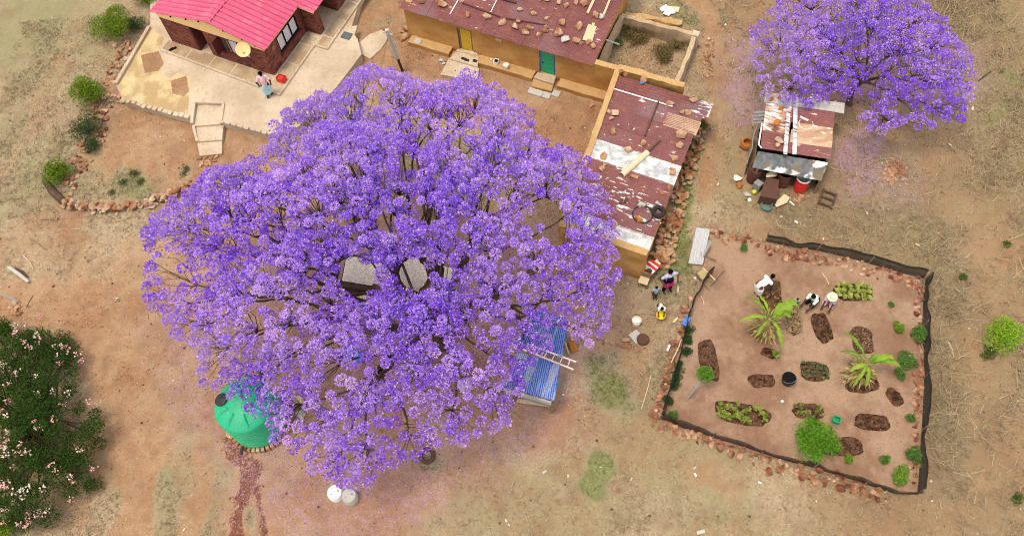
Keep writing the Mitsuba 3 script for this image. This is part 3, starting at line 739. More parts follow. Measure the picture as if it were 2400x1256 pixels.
part(k, 'wall', rough(wallq(F2(11.1, -.02, 0), F2(LW(-8.6) + .1, -8.6, 0), -.1, 2.12, 2.15, .26), .09), 'adobe')
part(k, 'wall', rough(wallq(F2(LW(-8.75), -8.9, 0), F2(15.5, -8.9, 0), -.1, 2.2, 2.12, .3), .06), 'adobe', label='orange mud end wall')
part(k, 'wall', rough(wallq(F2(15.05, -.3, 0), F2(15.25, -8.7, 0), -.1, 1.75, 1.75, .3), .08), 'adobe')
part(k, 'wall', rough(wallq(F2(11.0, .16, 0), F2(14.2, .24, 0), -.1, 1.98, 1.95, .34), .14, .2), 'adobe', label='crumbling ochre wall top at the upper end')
bands = [(-.35, .1, 0), (-1.25, .32, .1), (-2.2, .34, .15), (-3.15, .36, .2), (-4.15, .93, .1), (-5.2, .36, .2), (-6.2, .47, .2), (-7.15, .40, .25), (-8.0, .90, .1), (-8.75, .9, .1)]
for i, ((t0, cv, ru), (t1, _, _)) in enumerate(zip(bands[:-1], bands[1:])):
    a, b = F2(LW(t0) + .22, t0, zl + .004 * i), F2(LW(t1) + .22, t1 - .05, zl + .004 * i + .012)
    sr = 15.5 + (.25 if i == 0 else 0) + rg.uniform(-.06, .06)
    n_ = 6 if i == 0 else 11
    m, uv = corr(a, b, F2(sr, t1 - .05, zr + .004 * i + .012), F2(sr, t0, zr + .004 * i), n_, .035 if i == 0 else .012, 8, uv=(cv, ru), bend=.03, seed=i)
    if i == 0:
        uv[m.vertices @ L1 > (F2(15.0, 0, 0) @ L1), 0] = .6
    part(k, 'roof_sheet', m, 'sheet', uv=uv)
m, uv = corr(F2(14.0, -1.55, zr + .05), F2(14.0, -2.35, zr + .05), F2(15.55, -2.35, zr + .02), F2(15.55, -1.55, zr + .02), 9, .011, 2, uv=(.1, .95), bend=.02, seed=44)
part(k, 'roof_sheet', m, 'sheet', uv=uv, label='loose yellowed patch sheet near the top right')
part(k, 'batten', bar(F2(11.3, -1.22, zl + .04), F2(14.1, -1.22, zl - .01), .06, .03), 'white')


def on3(px, py, up=0.0):
    z = 1.98
    for _ in range(6):
        p = W(px, py, z); s = (p - P0) @ L1
        z = zl + (zr - zl) * (s - 11.4) / 4.1
    return p + [0, 0, up + .015]


for x, y, d_ in [(1455, 170, 12), (1466, 178, 15), (1508, 190, 19), (1440, 267, 16), (1427, 264, 12), (1434, 281, 12), (1436, 311, 18), (1507, 338, 15), (1473, 353, 20), (1415, 368, 18), (1418, 388, 10), (1410, 398, 15), (1570, 245, 17), (1598, 265, 13), (1612, 267, 17), (1625, 237, 17), (1596, 318, 20), (1593, 343, 18),
                 (1581, 374, 18), (1573, 406, 18), (1567, 442, 13), (1551, 455, 10), (1438, 530, 18), (1461, 474, 13)]:
    q = on3(x, y); s_, t_ = (q - P0) @ L1, (q - P0) @ L2
    wh = 'upper end' if t_ > -2.9 else 'white middle band' if t_ > -4.6 else 'lower half'
    sd_ = 'left side' if s_ < 12.6 else 'centre' if s_ < 14.2 else 'right edge'
    rock(thing('stone', f'brown stone on the {wh} of the patched wing roof, at its {sd_}', 'stone', f'stones on the wing roof, {wh}, {sd_}'), q, d_ / 40, 'stone')
rock(thing('stone', 'pale cream stone on the wing roof beside the tyre', 'stone'), on3(1502, 482), .42, 'palegrey')
rock(thing('stone', 'round ochre stone lying inside the old tyre ring on the wing roof', 'stone'), on3(1497, 517), .36, 'pot', .9)
for i in range(34):  # crumbs of mortar and small stones strewn on the sheets
    x, y = R.choice([(1500, 460), (1530, 478), (1475, 450), (1420, 420), (1460, 300), (1540, 510)])
    rock(thing('pebble', 'small pale crumb strewn on the patched wing roof', 'pebble', 'crumbs on the wing roof'), on3(x + R.gauss(0, 16), y + R.gauss(0, 9)), R.uniform(.07, .17), 'palegrey')
k = thing('tyre', 'black tyre lying on the right edge of the wing roof', 'tyre')


def torus(c, r, rr, axis=(0, 0, 1), n=28, flat_=1.0):
    a = np.linspace(0, 2 * np.pi, 11)
    m = trimesh.creation.revolve(np.stack([r + rr * np.cos(a), rr * flat_ * np.sin(a)], 1), sections=n)
    m.apply_transform(trimesh.geometry.align_vectors([0, 0, 1], axis)); m.apply_translation(c)
    return m


put(k, torus(on3(1543, 500, .1), .22, .095), 'rubber', smooth=True)
put(thing('tyre', 'thin worn tyre ring lying left of the black tyre on the wing roof', 'tyre'), torus(on3(1506, 504, .03), .42, .03), 'rubber', smooth=True)
k = thing('gutter', 'pale half-round gutter lying aslant on the wing roof', 'gutter')
a_, b_ = on3(1457, 413, .16), on3(1517, 360, .16)
m, _ = corr(a_ + L1 * .12, a_ - L1 * .12, b_ - L1 * .12, b_ + L1 * .12, 1, 0, 1)
th = np.linspace(0, np.pi, 9); dd = (b_ - a_) / np.linalg.norm(b_ - a_); sd = np.cross(dd, [0, 0, 1]); sd /= np.linalg.norm(sd)
V = np.vstack([[o + sd * rr * math.cos(x) + np.array([0, 0, rr * math.sin(x) - .1]) for x in th] for rr in (.14, .125) for o in (a_, b_)])
Fq = []
for i in range(8):
    Fq += [[i, i + 1, 9 + i + 1, 9 + i], [18 + i, 27 + i, 27 + i + 1, 18 + i + 1], [i, 18 + i, 18 + i + 1, i + 1], [9 + i, 9 + i + 1, 27 + i + 1, 27 + i]]
put(k, (V, np.array(Fq)), 'sack', smooth=False)
solo('pole', bar(on3(1480, 395, .04), on3(1547, 332, .04), .07), 'rust', 'dark pole lying under the pale gutter on the wing roof', 'pole')
solo('pole', bar(on3(1543, 241, .04), on3(1511, 321, .04), .07), 'rust', 'dark pole lying down the upper part of the wing roof', 'pole')
solo('brick', obox(on3(1486, 417, .06), .34, .16, .12, L1), 'stone', 'grey brown block lying below the gutter on the wing roof', 'block')
solo('brick', cat([obox(on3(1455, 476, .06), .1, .26, .12, L1), obox(on3(1466, 472, .06), .1, .26, .12, L1)]), 'rust', 'two dark blocks side by side on the lower wing roof', 'block')
rock(thing('bag', 'blue and white plastic bag held under a stone at the top of the wing roof', 'bag'), on3(1505, 196), .26, 'blue_cloth')
# rubble at the right foot of the wing
k = thing('rubble_row', 'long heap of brown stones along the right foot of the wing building', 'stones')
for i in range(260):
    f_ = R.random() ** .8
    p = W(1668 - 100 * f_ + R.gauss(0, 3), 250 + 385 * f_)
    q = p + L1 * (R.uniform(-.55, .25) - .25)
    rock(num(k + '__stone'), q + [0, 0, R.uniform(0, .25)], R.choice((.16, .2, .26, .32, .4)), 'stone')
# walled yard behind
k = thing('yard_wall', 'low grey brown walls round a roofless weedy yard beside the mud house', 'wall')
for a, b in (((9.75, 4.4), (13.6, 4.4)), ((13.6, 4.3), (13.68, .55)), ((9.8, .5), (9.8, 4.3))):
    part(k, 'wall', rough(wallq(F2(*a, 0), F2(*b, 0), -.1, .9, .9, .22), .16, .2), 'panel')
part(k, 'pier', obox(F2(13.6, 4.4, .48), .34, .34, 1.0, L1), 'concrete')
part(k, 'rubble', rough(wallq(F2(9.8, 4.8, 0), F2(12.6, 5.6, 0), -.1, .55, .3, .4), .3, .2), 'adobe')

# ------------------------------------------------------------------ jacaranda trees
BIG = [(345, 570), (365, 520), (420, 470), (470, 430), (520, 405), (600, 385), (640, 335), (650, 300), (690, 260), (740, 240), (790, 230), (830, 190), (845, 155), (880, 170), (940, 180), (985, 205), (1040, 200), (1080, 180), (1110, 175), (1140, 205), (1180, 225), (1240, 275), (1290, 335),
       (1340, 355), (1390, 400), (1415, 470), (1440, 540), (1450, 600), (1435, 680), (1420, 760), (1380, 800), (1330, 775), (1255, 830), (1220, 880), (1205, 950), (1180, 985), (1120, 1008), (1060, 1026), (980, 1052), (930, 1080), (880, 1106), (850, 1134), (800, 1126), (742, 1104), (717, 1056), (655, 1028),
       (648, 990), (615, 965), (570, 942), (520, 905), (470, 890), (480, 850), (450, 800), (400, 770), (360, 710), (345, 640)]
SMALL = [(1765, 70), (1800, 30), (1850, -30), (1950, -70), (2100, -70), (2200, 10), (2240, 60), (2280, 110), (2292, 150), (2270, 220), (2255, 275), (2190, 290), (2130, 270), (2060, 300), (2030, 250), (2050, 220), (1980, 195), (1960, 180), (1930, 220), (1870, 225), (1800, 205), (1780, 150)]


def bent_tube(a, b, r0, r1, rg, sag=0.0, n=7, bow=.12):
    a, b = np.asarray(a), np.asarray(b)
    t = np.linspace(0, 1, n)[:, None]
    L = np.linalg.norm(b - a)
    off = rg.normal(size=3) * L * bow; off[2] = abs(off[2]) * .5 - sag * L
    p = a * (1 - t) + b * t + off * (t * (1 - t) * 4)
    p[1:-1] += rg.normal(size=(n - 2, 3)) * L * .015 * min(1, 8 / n)
    return p, np.linspace(r0, r1, n)


def blossom(C, rad, rg, nfl, size, tone):
    """Flower heads round the centres C: every flower a small folded petal pair, thick on the outside and top of its head."""
    n = len(C) * nfl
    c = np.repeat(C, nfl, 0); r = np.repeat(rad, nfl)[:, None]
    d = unit(rg, n)
    d[:, 2] = np.where(d[:, 2] < -.25, -d[:, 2] * .6, d[:, 2])
    rr = r * rg.uniform(.72, 1.03, (n, 1))
    P = c + d * rr * [1, 1, 1.15]
    D = d + unit(rg, n) * .9
    v, f = quads(P, D, unit(rg, n) * .8 + d, rg.uniform(.7, 1.25, n) * size, rg.uniform(.55, .9, n) * size, .2)
    t = (np.repeat(tone, nfl) + rg.normal(0, .27, n)).clip(0, 1)[:, None]
    col = np.array([.27, .085, .78]) * (1 - t) + np.array([.82, .59, .99]) * t
    old = (1.6 * (meshkit.fbm(np.repeat(C, nfl, 0) * .33, 2, 77) - .5)).clip(0, .45)[:, None]
    col = col * (1 - old) + np.array([.60, .45, .74]) * old
    pale = rg.uniform(size=n) < .08
    col[pale] = [.80, .66, .97]
    return v, f, np.repeat(col, 4, 0)


def jacaranda(key, outline, z_lo, z_hi, dome, base, count, seed, gap, nlimb, holes=(), gap2=.19, thin=0.0, tint=.17, clear=0, nfl=90, size=.068, headr=(.20, .36), trunk_r=.34):
    rg = np.random.RandomState(seed)
    ys = [p[1] for p in outline]
    zedge = lambda py: z_lo + (z_hi - z_lo) * (max(ys) - py) / (max(ys) - min(ys))
    poly = np.array([W(p[0], p[1], zedge(p[1]))[:2] for p in outline])
    P = Polygon(poly).buffer(0)
    # the edge of the crown is scalloped by its flower heads
    x0, y0, x1, y1 = P.bounds
    cand = np.stack([rg.uniform(x0, x1, count * 14), rg.uniform(y0, y1, count * 14)], 1)
    cand = cand[shapely.contains_xy(P.buffer(.12), cand[:, 0], cand[:, 1])]
    d = shapely.distance(P.boundary, shapely.points(cand))
    wy = np.array([[W(1200, a, zedge(a))[1], zedge(a)] for a in np.linspace(min(ys), max(ys), 30)])[::-1]
    z = np.interp(cand[:, 1], wy[:, 0], wy[:, 1]) + dome * (1 - np.exp(-d / 2.6)) + (meshkit.fbm(np.c_[cand, cand[:, 0] * 0] * .55, 3, seed) - .5) * (.3 + .68 * dome * (1 - np.exp(-d / .9)))
    layer = rg.uniform(size=len(cand)) ** 2.6
    z -= layer * (.5 + .28 * d).clip(0, 2.2)
    q = np.c_[cand, z]
    dens = meshkit.fbm(q * [.62, .62, .45], 3, seed + 5)
    dens += .07 * np.exp(-d / .8)          # flower heads crowd the outside of the crown
    ok = dens + rg.normal(0, .035, len(q)) > gap + thin * np.clip((q[:, 0] - base[0] + 1) / 6, 0, 1) * np.clip((q[:, 1] - 11) / 4, 0, 1)
    for h, rad in holes:
        ok &= np.linalg.norm((q - h) - np.outer((q - h) @ ((EYE - h) / np.linalg.norm(EYE - h)), (EYE - h) / np.linalg.norm(EYE - h)), axis=1) > rad * (.62 + .7 * meshkit.noise(q * 1.9, 4))
    q = q[ok]
    keep, cells = [], {}
    for i, p in enumerate(q):   # heads keep their distance
        c = tuple((p // .34).astype(int))
        if all(np.sum((q[j] - p) ** 2) > gap2 for dx in (-1, 0, 1) for dy in (-1, 0, 1) for dz in (-1, 0, 1) for j in cells.get((c[0] + dx, c[1] + dy, c[2] + dz), ())):
            cells.setdefault(c, []).append(i); keep.append(i)
            if len(keep) >= count:
                break
    C = q[keep]
    print('heads', len(C), 'candidates', len(q))
    tone = (tint + .9 * (meshkit.fbm(C * .5, 2, seed + 2) - .3) + rg.normal(0, .16, len(C))).clip(0, 1)
    v, f, col = blossom(C, rg.uniform(*headr, len(C)), rg, nfl, size, tone)
    put(num(key + '__crown'), trimesh.Trimesh(v, f, process=False), 'petal', color=col)
    labels[key + '__crown'] = {'label': 'mass of violet blossom heads', 'kind': 'stuff'}
    # branches: trunk, limbs, boughs, twigs, found by grouping the flower heads
    base = np.asarray(base, float)
    fork = base + [rg.uniform(-.2, .2), rg.uniform(-.2, .2), 1.7]
    np.random.seed(seed)
    cl, li = kmeans2(C, nlimb, minit='++', seed=seed)
    p, r = bent_tube(base - [0, 0, .2], fork, trunk_r * 1.15, trunk_r * .85, rg, 0, 6, .04)
    r[0] *= 1.5
    put(num(key + '__trunk'), tube(p, r, 12), 'bark', smooth=True)
    twigs = []

    def dodge(p):
        # branches grow round the clearings
        for h, rad in holes[:clear]:
            ax = (EYE - h) / np.linalg.norm(EYE - h)
            off = (p - h) - np.outer((p - h) @ ax, ax)
            dd = np.linalg.norm(off, axis=1, keepdims=True)
            p = p + off / (dd + 1e-9) * np.maximum(rad * .95 - dd, 0) * (dd < rad * .95)
        return p
    for a in range(nlimb):
        m = C[li == a]
        if len(m) < 4:
            continue
        cen = m.mean(0)
        end = fork + (cen - fork) * .62; end[2] = fork[2] + (cen[2] - fork[2]) * .6
        p, r = bent_tube(fork - [0, 0, .1], end, trunk_r * .62, trunk_r * .34, rg, -.06, 24, .06)
        p[1:] = dodge(dodge(p[1:]))
        parts_ = [tube(p, r, 8)]
        k2 = max(2, len(m) // 20)
        c2, l2 = kmeans2(m, k2, minit='++', seed=seed + a)
        for b in range(k2):
            mm = m[l2 == b]
            if len(mm) < 2:
                continue
            st = p[rg.randint(11, 24)]
            ce = mm.mean(0) - [0, 0, .55]
            e2 = st + (ce - st) * .86
            p2, r2 = bent_tube(st, e2, trunk_r * .2, .028, rg, -.05, 16, .09)
            p2[1:] = dodge(dodge(p2[1:]))
            parts_.append(tube(p2, r2, 6))
            for h in mm:
                s_ = p2[6 + int(np.argmin(np.linalg.norm(p2[6:] - h, axis=1)))]
                p3, r3 = bent_tube(s_, h - [0, 0, .12], .02, .008, rg, -.03, 4, .1)
                twigs.append(tube(p3, r3, 4, False))
        put(num(key + '__limb'), cat(parts_), 'bark', smooth=True)
    put(num(key + '__twigs'), cat(twigs), 'bark')
    labels[key + '__twigs'] = {'label': 'thin dark twigs', 'kind': 'stuff'}
    # a few fern-like green leaves inside
    n = len(C) // 16
    lc = C[rg.choice(len(C), n)] - [0, 0, .35]
    lp = np.repeat(lc, 26, 0) + rg.normal(0, .24, (n * 26, 3))
    v, f = quads(lp, unit(rg, len(lp)), unit(rg, len(lp)) + [0, 0, 1], .10, .05)
    t = rg.uniform(size=(len(lp), 1))
    put(num(key + '__leaves'), trimesh.Trimesh(v, f, process=False), 'leaf', color=np.repeat(np.array([.05, .085, .02]) * (1 - t) + np.array([.15, .22, .05]) * t, 4, 0))
    labels[key + '__leaves'] = {'label': 'small green leaves between the flowers', 'kind': 'stuff'}
    return C


JB = thing('jacaranda_tree', 'huge violet jacaranda in full bloom in the middle of the yard', 'tree')
holes = [(W(834, 650, 5.5), .85), (W(970, 646, 5.5), .75), (W(845, 680, 5.5), .5), (W(880, 660, 6), .25), (W(702, 940, 4.5), .28), (W(705, 970, 4.5), .3), (W(1312, 785, 4), .35), (W(960, 380, 6.5), .5), (W(1000, 500, 6), .45), (W(905, 520, 6), .4), (W(740, 490, 6), .35), (W(1140, 480, 6), .45), (W(690, 780, 5), .4), (W(1040, 630, 6), .35),
         (W(1090, 560, 6), .3), (W(770, 870, 5), .35), (W(860, 590, 6), .25), (W(1190, 600, 5.5), .3), (W(600, 560, 5), .3), (W(640, 640, 5), .3), (W(1130, 840, 5), .4), (W(950, 990, 4.5), .4), (W(830, 400, 6), .3), (W(1080, 330, 6), .3)]
jacaranda(JB, BIG, 3.3, 5.2, 3.4, W(1040, 800, 0), 3000, 11, .399, 9, holes, nfl=110, size=.085, headr=(.13, .235), gap2=.165, thin=.04, clear=3)
JS = thing('jacaranda_tree', 'smaller sparse violet jacaranda behind the rusty tin shack', 'tree')
jacaranda(JS, SMALL, 2.4, 4.0, 1.9, W(1992, 245, 0), 820, 23, .383, 7, [(W(2040, 195, 3.5), .5), (W(2020, 245, 3), .5), (W(1930, 120, 4), .25)], nfl=100, size=.08, headr=(.13, .24), gap2=.15, tint=.06, trunk_r=.12)

# fallen petals under the trees
rg = np.random.RandomState(5)
n = 120000
xy = np.stack([rg.uniform(-16, 20, n), rg.uniform(4, 34, n)], 1)
_, pv = bareness(xy[:, 0], xy[:, 1])
xy = xy[rg.uniform(size=n) < pv * .55]
P = np.c_[xy, np.full(len(xy), .025)]
v, f = quads(P, unit(rg, len(P)) * [1, 1, .1], np.tile([[0, 0, 1.0]], (len(P), 1)) + unit(rg, len(P)) * .4, rg.uniform(.03, .065, len(P)), rg.uniform(.025, .045, len(P)))
t = rg.uniform(size=(len(P), 1))
stuff('fallen_petals', trimesh.Trimesh(v, f, process=False), 'petal', 'fallen violet petals strewn over the red earth', 'petals', color=np.repeat(np.array([.30, .14, .50]) * (1 - t) + np.array([.62, .50, .78]) * t, 4, 0))

# ------------------------------------------------------------------ bushes


def bush_leaves(rg, C, R_, n, L, w, lo, hi, flat_=.8, shell=.5):
    """n leaves in the lumps C (centres) with radii R_."""
    i = rg.randint(len(C), size=n)
    d = unit(rg, n); d[:, 2] = np.where(d[:, 2] < -.3, -d[:, 2], d[:, 2])
    P = C[i] + d * (R_[i] * (shell + (1 - shell) * rg.uniform(size=n) ** .5))[:, None] * [1, 1, flat_]
    P[:, 2] = np.maximum(P[:, 2], .03)
    v, f = quads(P, d * .7 + unit(rg, n), unit(rg, n) * .6 + d + [0, 0, .4], rg.uniform(.6, 1.2, n) * L, rg.uniform(.7, 1.2, n) * w, .15)
    t = (rg.uniform(size=n) * .8 + .2 * rg.uniform(size=len(C))[i])[:, None]
    return trimesh.Trimesh(v, f, process=False), np.repeat(np.asarray(lo) * (1 - t) + np.asarray(hi) * t, 4, 0)


def bush(name, label, catg, px, py, r, h, n, L=.11, w=.045, lo=(.03, .06, .012), hi=(.14, .24, .03), seed=0, group=None, lumps=9):
    rg = np.random.RandomState(seed + 300)
    k = thing(name, label, catg, group)
    b = W(px, py, 0)
    off = unit(rg, lumps) * rg.uniform(.3, .75, (lumps, 1)) * [r, r, 0]
    C = b + off + np.c_[np.zeros((lumps, 2)), h * rg.uniform(.35, .75, lumps)]
    Rr = rg.uniform(.35, .55, lumps) * r
    m, col = bush_leaves(rg, C, Rr, n, L, w, lo, hi)
    put(num(k + '__foliage'), m, 'leaf', color=col)
    st = [tube(*bent_tube(b, c, .03 + .01 * r, .01, rg, 0, 4, .08), 5) for c in C]
    put(num(k + '__stems'), cat(st), 'bark')
    return k


for i, (x, y, r, h, n, lb) in enumerate([(346, 8, .75, 1.0, 1900, 'bright green shrub by the far left corner of the brick house'), (280, 82, 1.0, 1.2, 3000, 'large bright green shrub on the left edge of the raised yard'), (325, 68, .42, .6, 800, 'small dark shrub between the kerb and the large green shrub'),
                                        (222, 228, .85, 1.1, 2400, 'round green shrub left of the stone planter'), (212, 308, .72, .9, 1300, 'thin grey green shrub below the round green shrub'), (222, 350, .35, .5, 600, 'small grey green shrub at the edge of the bare yard'), (140, 412, .65, .7, 1500, 'low green shrub beside the dark log')]):
    grey = i in (2, 4, 5)
    bush('shrub', lb, 'shrub', x, y, r * 1.22, h, int(n * 1.4), lo=(.03, .05, .02) if grey else (.03, .07, .01), hi=(.13, .19, .08) if grey else (.26, .40, .03), seed=i, lumps=13)
# the dark flowering bush at the lower left
k = thing('flowering_bush', 'big dark green bush dotted with pink blossoms at the lower left', 'bush')
rg = np.random.RandomState(42)
OL = np.array([W(x, y, 1.5) for x, y in [(-60, 720), (40, 748), (110, 745), (150, 780), (165, 850), (175, 920), (215, 940), (240, 990), (215, 1040), (205, 1110), (190, 1160), (130, 1200), (70, 1225), (-60, 1250)]])[:, :2]
PO = Polygon(OL).buffer(-.25)
x0, y0, x1, y1 = PO.bounds
c = np.stack([rg.uniform(x0, x1, 900), rg.uniform(y0, y1, 900)], 1)
c = c[shapely.contains_xy(PO, c[:, 0], c[:, 1])][:230]
d = shapely.distance(PO.boundary, shapely.points(c))
C = np.c_[c, 1.0 + 1.5 * (1 - np.exp(-d / 1.1)) - rg.uniform(0, .9, len(c)) + (meshkit.fbm(np.c_[c, c[:, 0] * 0] * .8, 2, 3) - .5) * .9]
m, col = bush_leaves(rg, C, rg.uniform(.22, .5, len(C)), 38000, .15, .035, (.016, .04, .010), (.075, .15, .028), .8, .3)
put(num(k + '__foliage'), m, 'leaf', color=col)
bs = np.array([C[:, 0].mean() - .5, C[:, 1].mean(), 0])
put(num(k + '__stems'), cat([tube(*bent_tube(bs + rg.normal(0, .35, 3) * [1, 1, 0], c_, .05, .01, rg, 0, 6, .08), 5) for c_ in C[::2]]), 'bark')
PB = [(94, 740), (58, 756), (30, 762), (42, 770), (38, 783), (86, 786), (94, 798), (61, 800), (75, 815), (130, 812), (146, 813), (152, 815), (163, 822), (134, 839), (141, 848), (183, 832), (190, 845), (10, 852), (3, 865), (39, 876), (84, 881), (17, 899), (88, 925), (125, 919), (160, 921), (19, 935), (210, 942), (148, 948), (2, 960), (14, 975),
      (82, 990), (92, 1002), (126, 982), (17, 1016), (20, 1034), (4, 1042), (12, 1049), (48, 1042), (42, 1060), (57, 1061), (66, 1062), (191, 1056), (11, 1066), (121, 1089), (130, 1103), (35, 1094), (220, 1101), (167, 1115), (172, 1128), (22, 1132), (14, 1142), (3, 1138), (52, 1147), (57, 1163), (40, 1155), (102, 1146), (168, 1172), (35, 1176), (112, 1196), (65, 1208), (6, 1197), (17, 1193), (69, 1227), (11, 1226), (91, 1210), (47, 1229), (90, 1200), (66, 1140)]
for (x, y) in PB:
    p = W(x, y, 2.0)
    dd_ = Point(p[0], p[1]).distance(PO.boundary) * (1 if PO.contains(Point(p[0], p[1])) else 0)
    p = W(x, y, 1.35 + 1.2 * (1 - math.exp(-dd_ / 1.1)))
    nn = 11
    dv = unit(rg, nn); dv[:, 2] = np.abs(dv[:, 2])
    v, f = quads(np.tile(p, (nn, 1)) + dv * .03 + rg.normal(0, .06, (nn, 3)), dv + [0, 0, .2], unit(rg, nn) + [0, 0, .6], .085, .08, .2)
    part(k, 'blossom', trimesh.Trimesh(v, f, process=False), 'petal_pink' if rg.uniform() < .62 else 'petal_pale')
bush('shrub', 'yellow green bush at the bottom left corner under the flowering bush', 'bush', 10, 1248, .8, .9, 2200, lo=(.12, .20, .012), hi=(.32, .42, .03), seed=20)
bush('shrub', 'bright light green bush in the dry grass right of the garden', 'shrub', 2345, 790, .82, .9, 2600, lo=(.14, .28, .015), hi=(.38, .58, .06), seed=21, lumps=12)
for i, (x, y, r) in enumerate([(2265, 60, .3), (1335, 0, .2), (1440, 100, .55), (1640, 300, .45), (1610, 345, .3), (2310, 830, .35), (2382, 1168, .25), (2357, 573, .18), (2258, 650, .2), (1555, 655, .2)][2:]):
    wlab = ['by the right wall of the mud house', 'at the upper right corner of the wing building', 'beside the middle of the wing rubble', 'below the bright shrub right of the garden', 'in the bottom right corner', 'far right above the garden', 'right of the garden near its top corner', 'at the feet of the children'][i]
    bush('weed', 'low green weed growing ' + wlab, 'weed', x, y, r, r * .8, int(900 * r), lo=(.05, .09, .02), hi=(.16, .22, .05), seed=40 + i, lumps=5)
for i, (x, y, r) in enumerate([(318, 408, .42), (330, 428, .25), (434, 402, .3), (262, 452, .2), (292, 430, .3)]):
    bush('weed', 'grey green weed in the bare yard, ' + ['the largest of the group left of the steps', 'small one right beside the largest', 'alone straight below the steps', 'close to the curved stone border', 'the one left of the largest'][i], 'weed', x, y, r, r * .5, int(600 * r), lo=(.07, .09, .03), hi=(.2, .22, .1), seed=60 + i, lumps=6, L=.08)
for i in range(14):
    t = R.random()
    bush('weed', 'dry weed growing inside the roofless walled yard', 'weed', *(lambda p: (p[0], p[1]))((1450 + 130 * t + R.uniform(-10, 20), 70 + 45 * t + R.uniform(-20, 40))), .45, .35, 420, lo=(.10, .09, .03), hi=(.32, .25, .12), seed=80 + i, group='weeds in the walled yard', lumps=6, L=.14, w=.03)

# ------------------------------------------------------------------ vegetable garden
GAR = [(1668, 562), (1790, 578), (1890, 592), (1985, 612), (2150, 650), (2158, 780), (2160, 900), (2150, 1040), (2140, 1145), (2000, 1120), (1850, 1075), (1700, 1035), (1548, 980), (1580, 880), (1622, 760), (1650, 660)]
gm = trimesh.creation.extrude_polygon(Polygon([tuple(W(*p)[:2]) for p in GAR]).buffer(.15).segmentize(.3), .05, engine='earcut')
gm.apply_translation([0, 0, -.022])
struct('garden_soil', gm, 'garden')


def bed(px, py, w, l, ang, label, h=.08, seed=0, edge=.15):
    """A raised bed: a low mound of dark earth; w, l in photo pixels."""
    c, rg = W(px, py, 0), np.random.RandomState(seed)
    na, nr = 34, 7
    th = np.linspace(0, 2 * np.pi, na, endpoint=False)
    V = [c + [0, 0, h + .03]]
    for j in range(1, nr + 1):
        f_ = j / nr
        for a in th:
            ca, sa = math.cos(a), math.sin(a)
            rr = 1 / (abs(ca) ** 3.2 + abs(sa) ** 3.2) ** (1 / 3.2)
            rr *= 1 + edge * (meshkit.noise(np.array([ca * 2.2, sa * 2.2, seed * 3.7])) - .5) * 2
            x, y = ca * rr * f_ * w / PXM / 2, sa * rr * f_ * l / PXM / 2 * 1.12
            z = h * (1 - f_ ** 4) + rg.uniform(-.02, .02) * (f_ < .95) + (.02 if f_ < 1 else -.02)
            r_ = math.radians(ang)
            V.append(c + [x * math.cos(r_) - y * math.sin(r_), x * math.sin(r_) + y * math.cos(r_), z + .01])
    F = [[0, 1 + i, 1 + (i + 1) % na] for i in range(na)]
    for j in range(nr - 1):
        for i in range(na):
            a, b = 1 + j * na + i, 1 + j * na + (i + 1) % na
            F += [[a, a + na, b + na], [a, b + na, b]]
    return solo('garden_bed', trimesh.Trimesh(V, F, process=False), 'bed', label, 'garden bed')


BEDS = [(1806, 692, 56, 88, -8, 'dark earth bed beside the bending woman in white'), (1927, 768, 42, 72, 3, 'bare dark earth bed below the two crouching people'), (1660, 845, 44, 92, -3, 'long gritty bed near the left fence'), (1787, 892, 62, 30, -6, 'small brown bed left of the black bucket'),
        (1908, 871, 62, 44, -14, 'bed with grey green seedlings right of the black bucket'), (1999, 685, 92, 44, -11, 'bed of pale green cabbages near the back fence'), (2021, 798, 52, 62, -5, 'dark bed behind the right banana plant'), (2018, 896, 72, 46, -4, 'dark bed under the right banana plant'),
        (2095, 930, 32, 40, 20, 'small dark heap of earth near the right fence'), (1740, 970, 122, 46, -19, 'long planted bed near the front left fence'), (1893, 963, 66, 34, -8, 'planted bed behind the round green tree'), (2043, 991, 80, 34, -10, 'brown bed near the right front of the garden'), (1968, 1046, 96, 38, -6, 'very dark bed right of the round green tree'),
        (1858, 752, 34, 64, -12, 'bed covered with dry leaves right of the left banana plant'), (1803, 828, 38, 24, -25, 'tiny bed with one green plant in the middle of the garden')]
bed_at = {}
for i, b in enumerate(BEDS):
    bed_at[i] = bed(*b, seed=i, h=.05 if i in (8, 14) else .08)


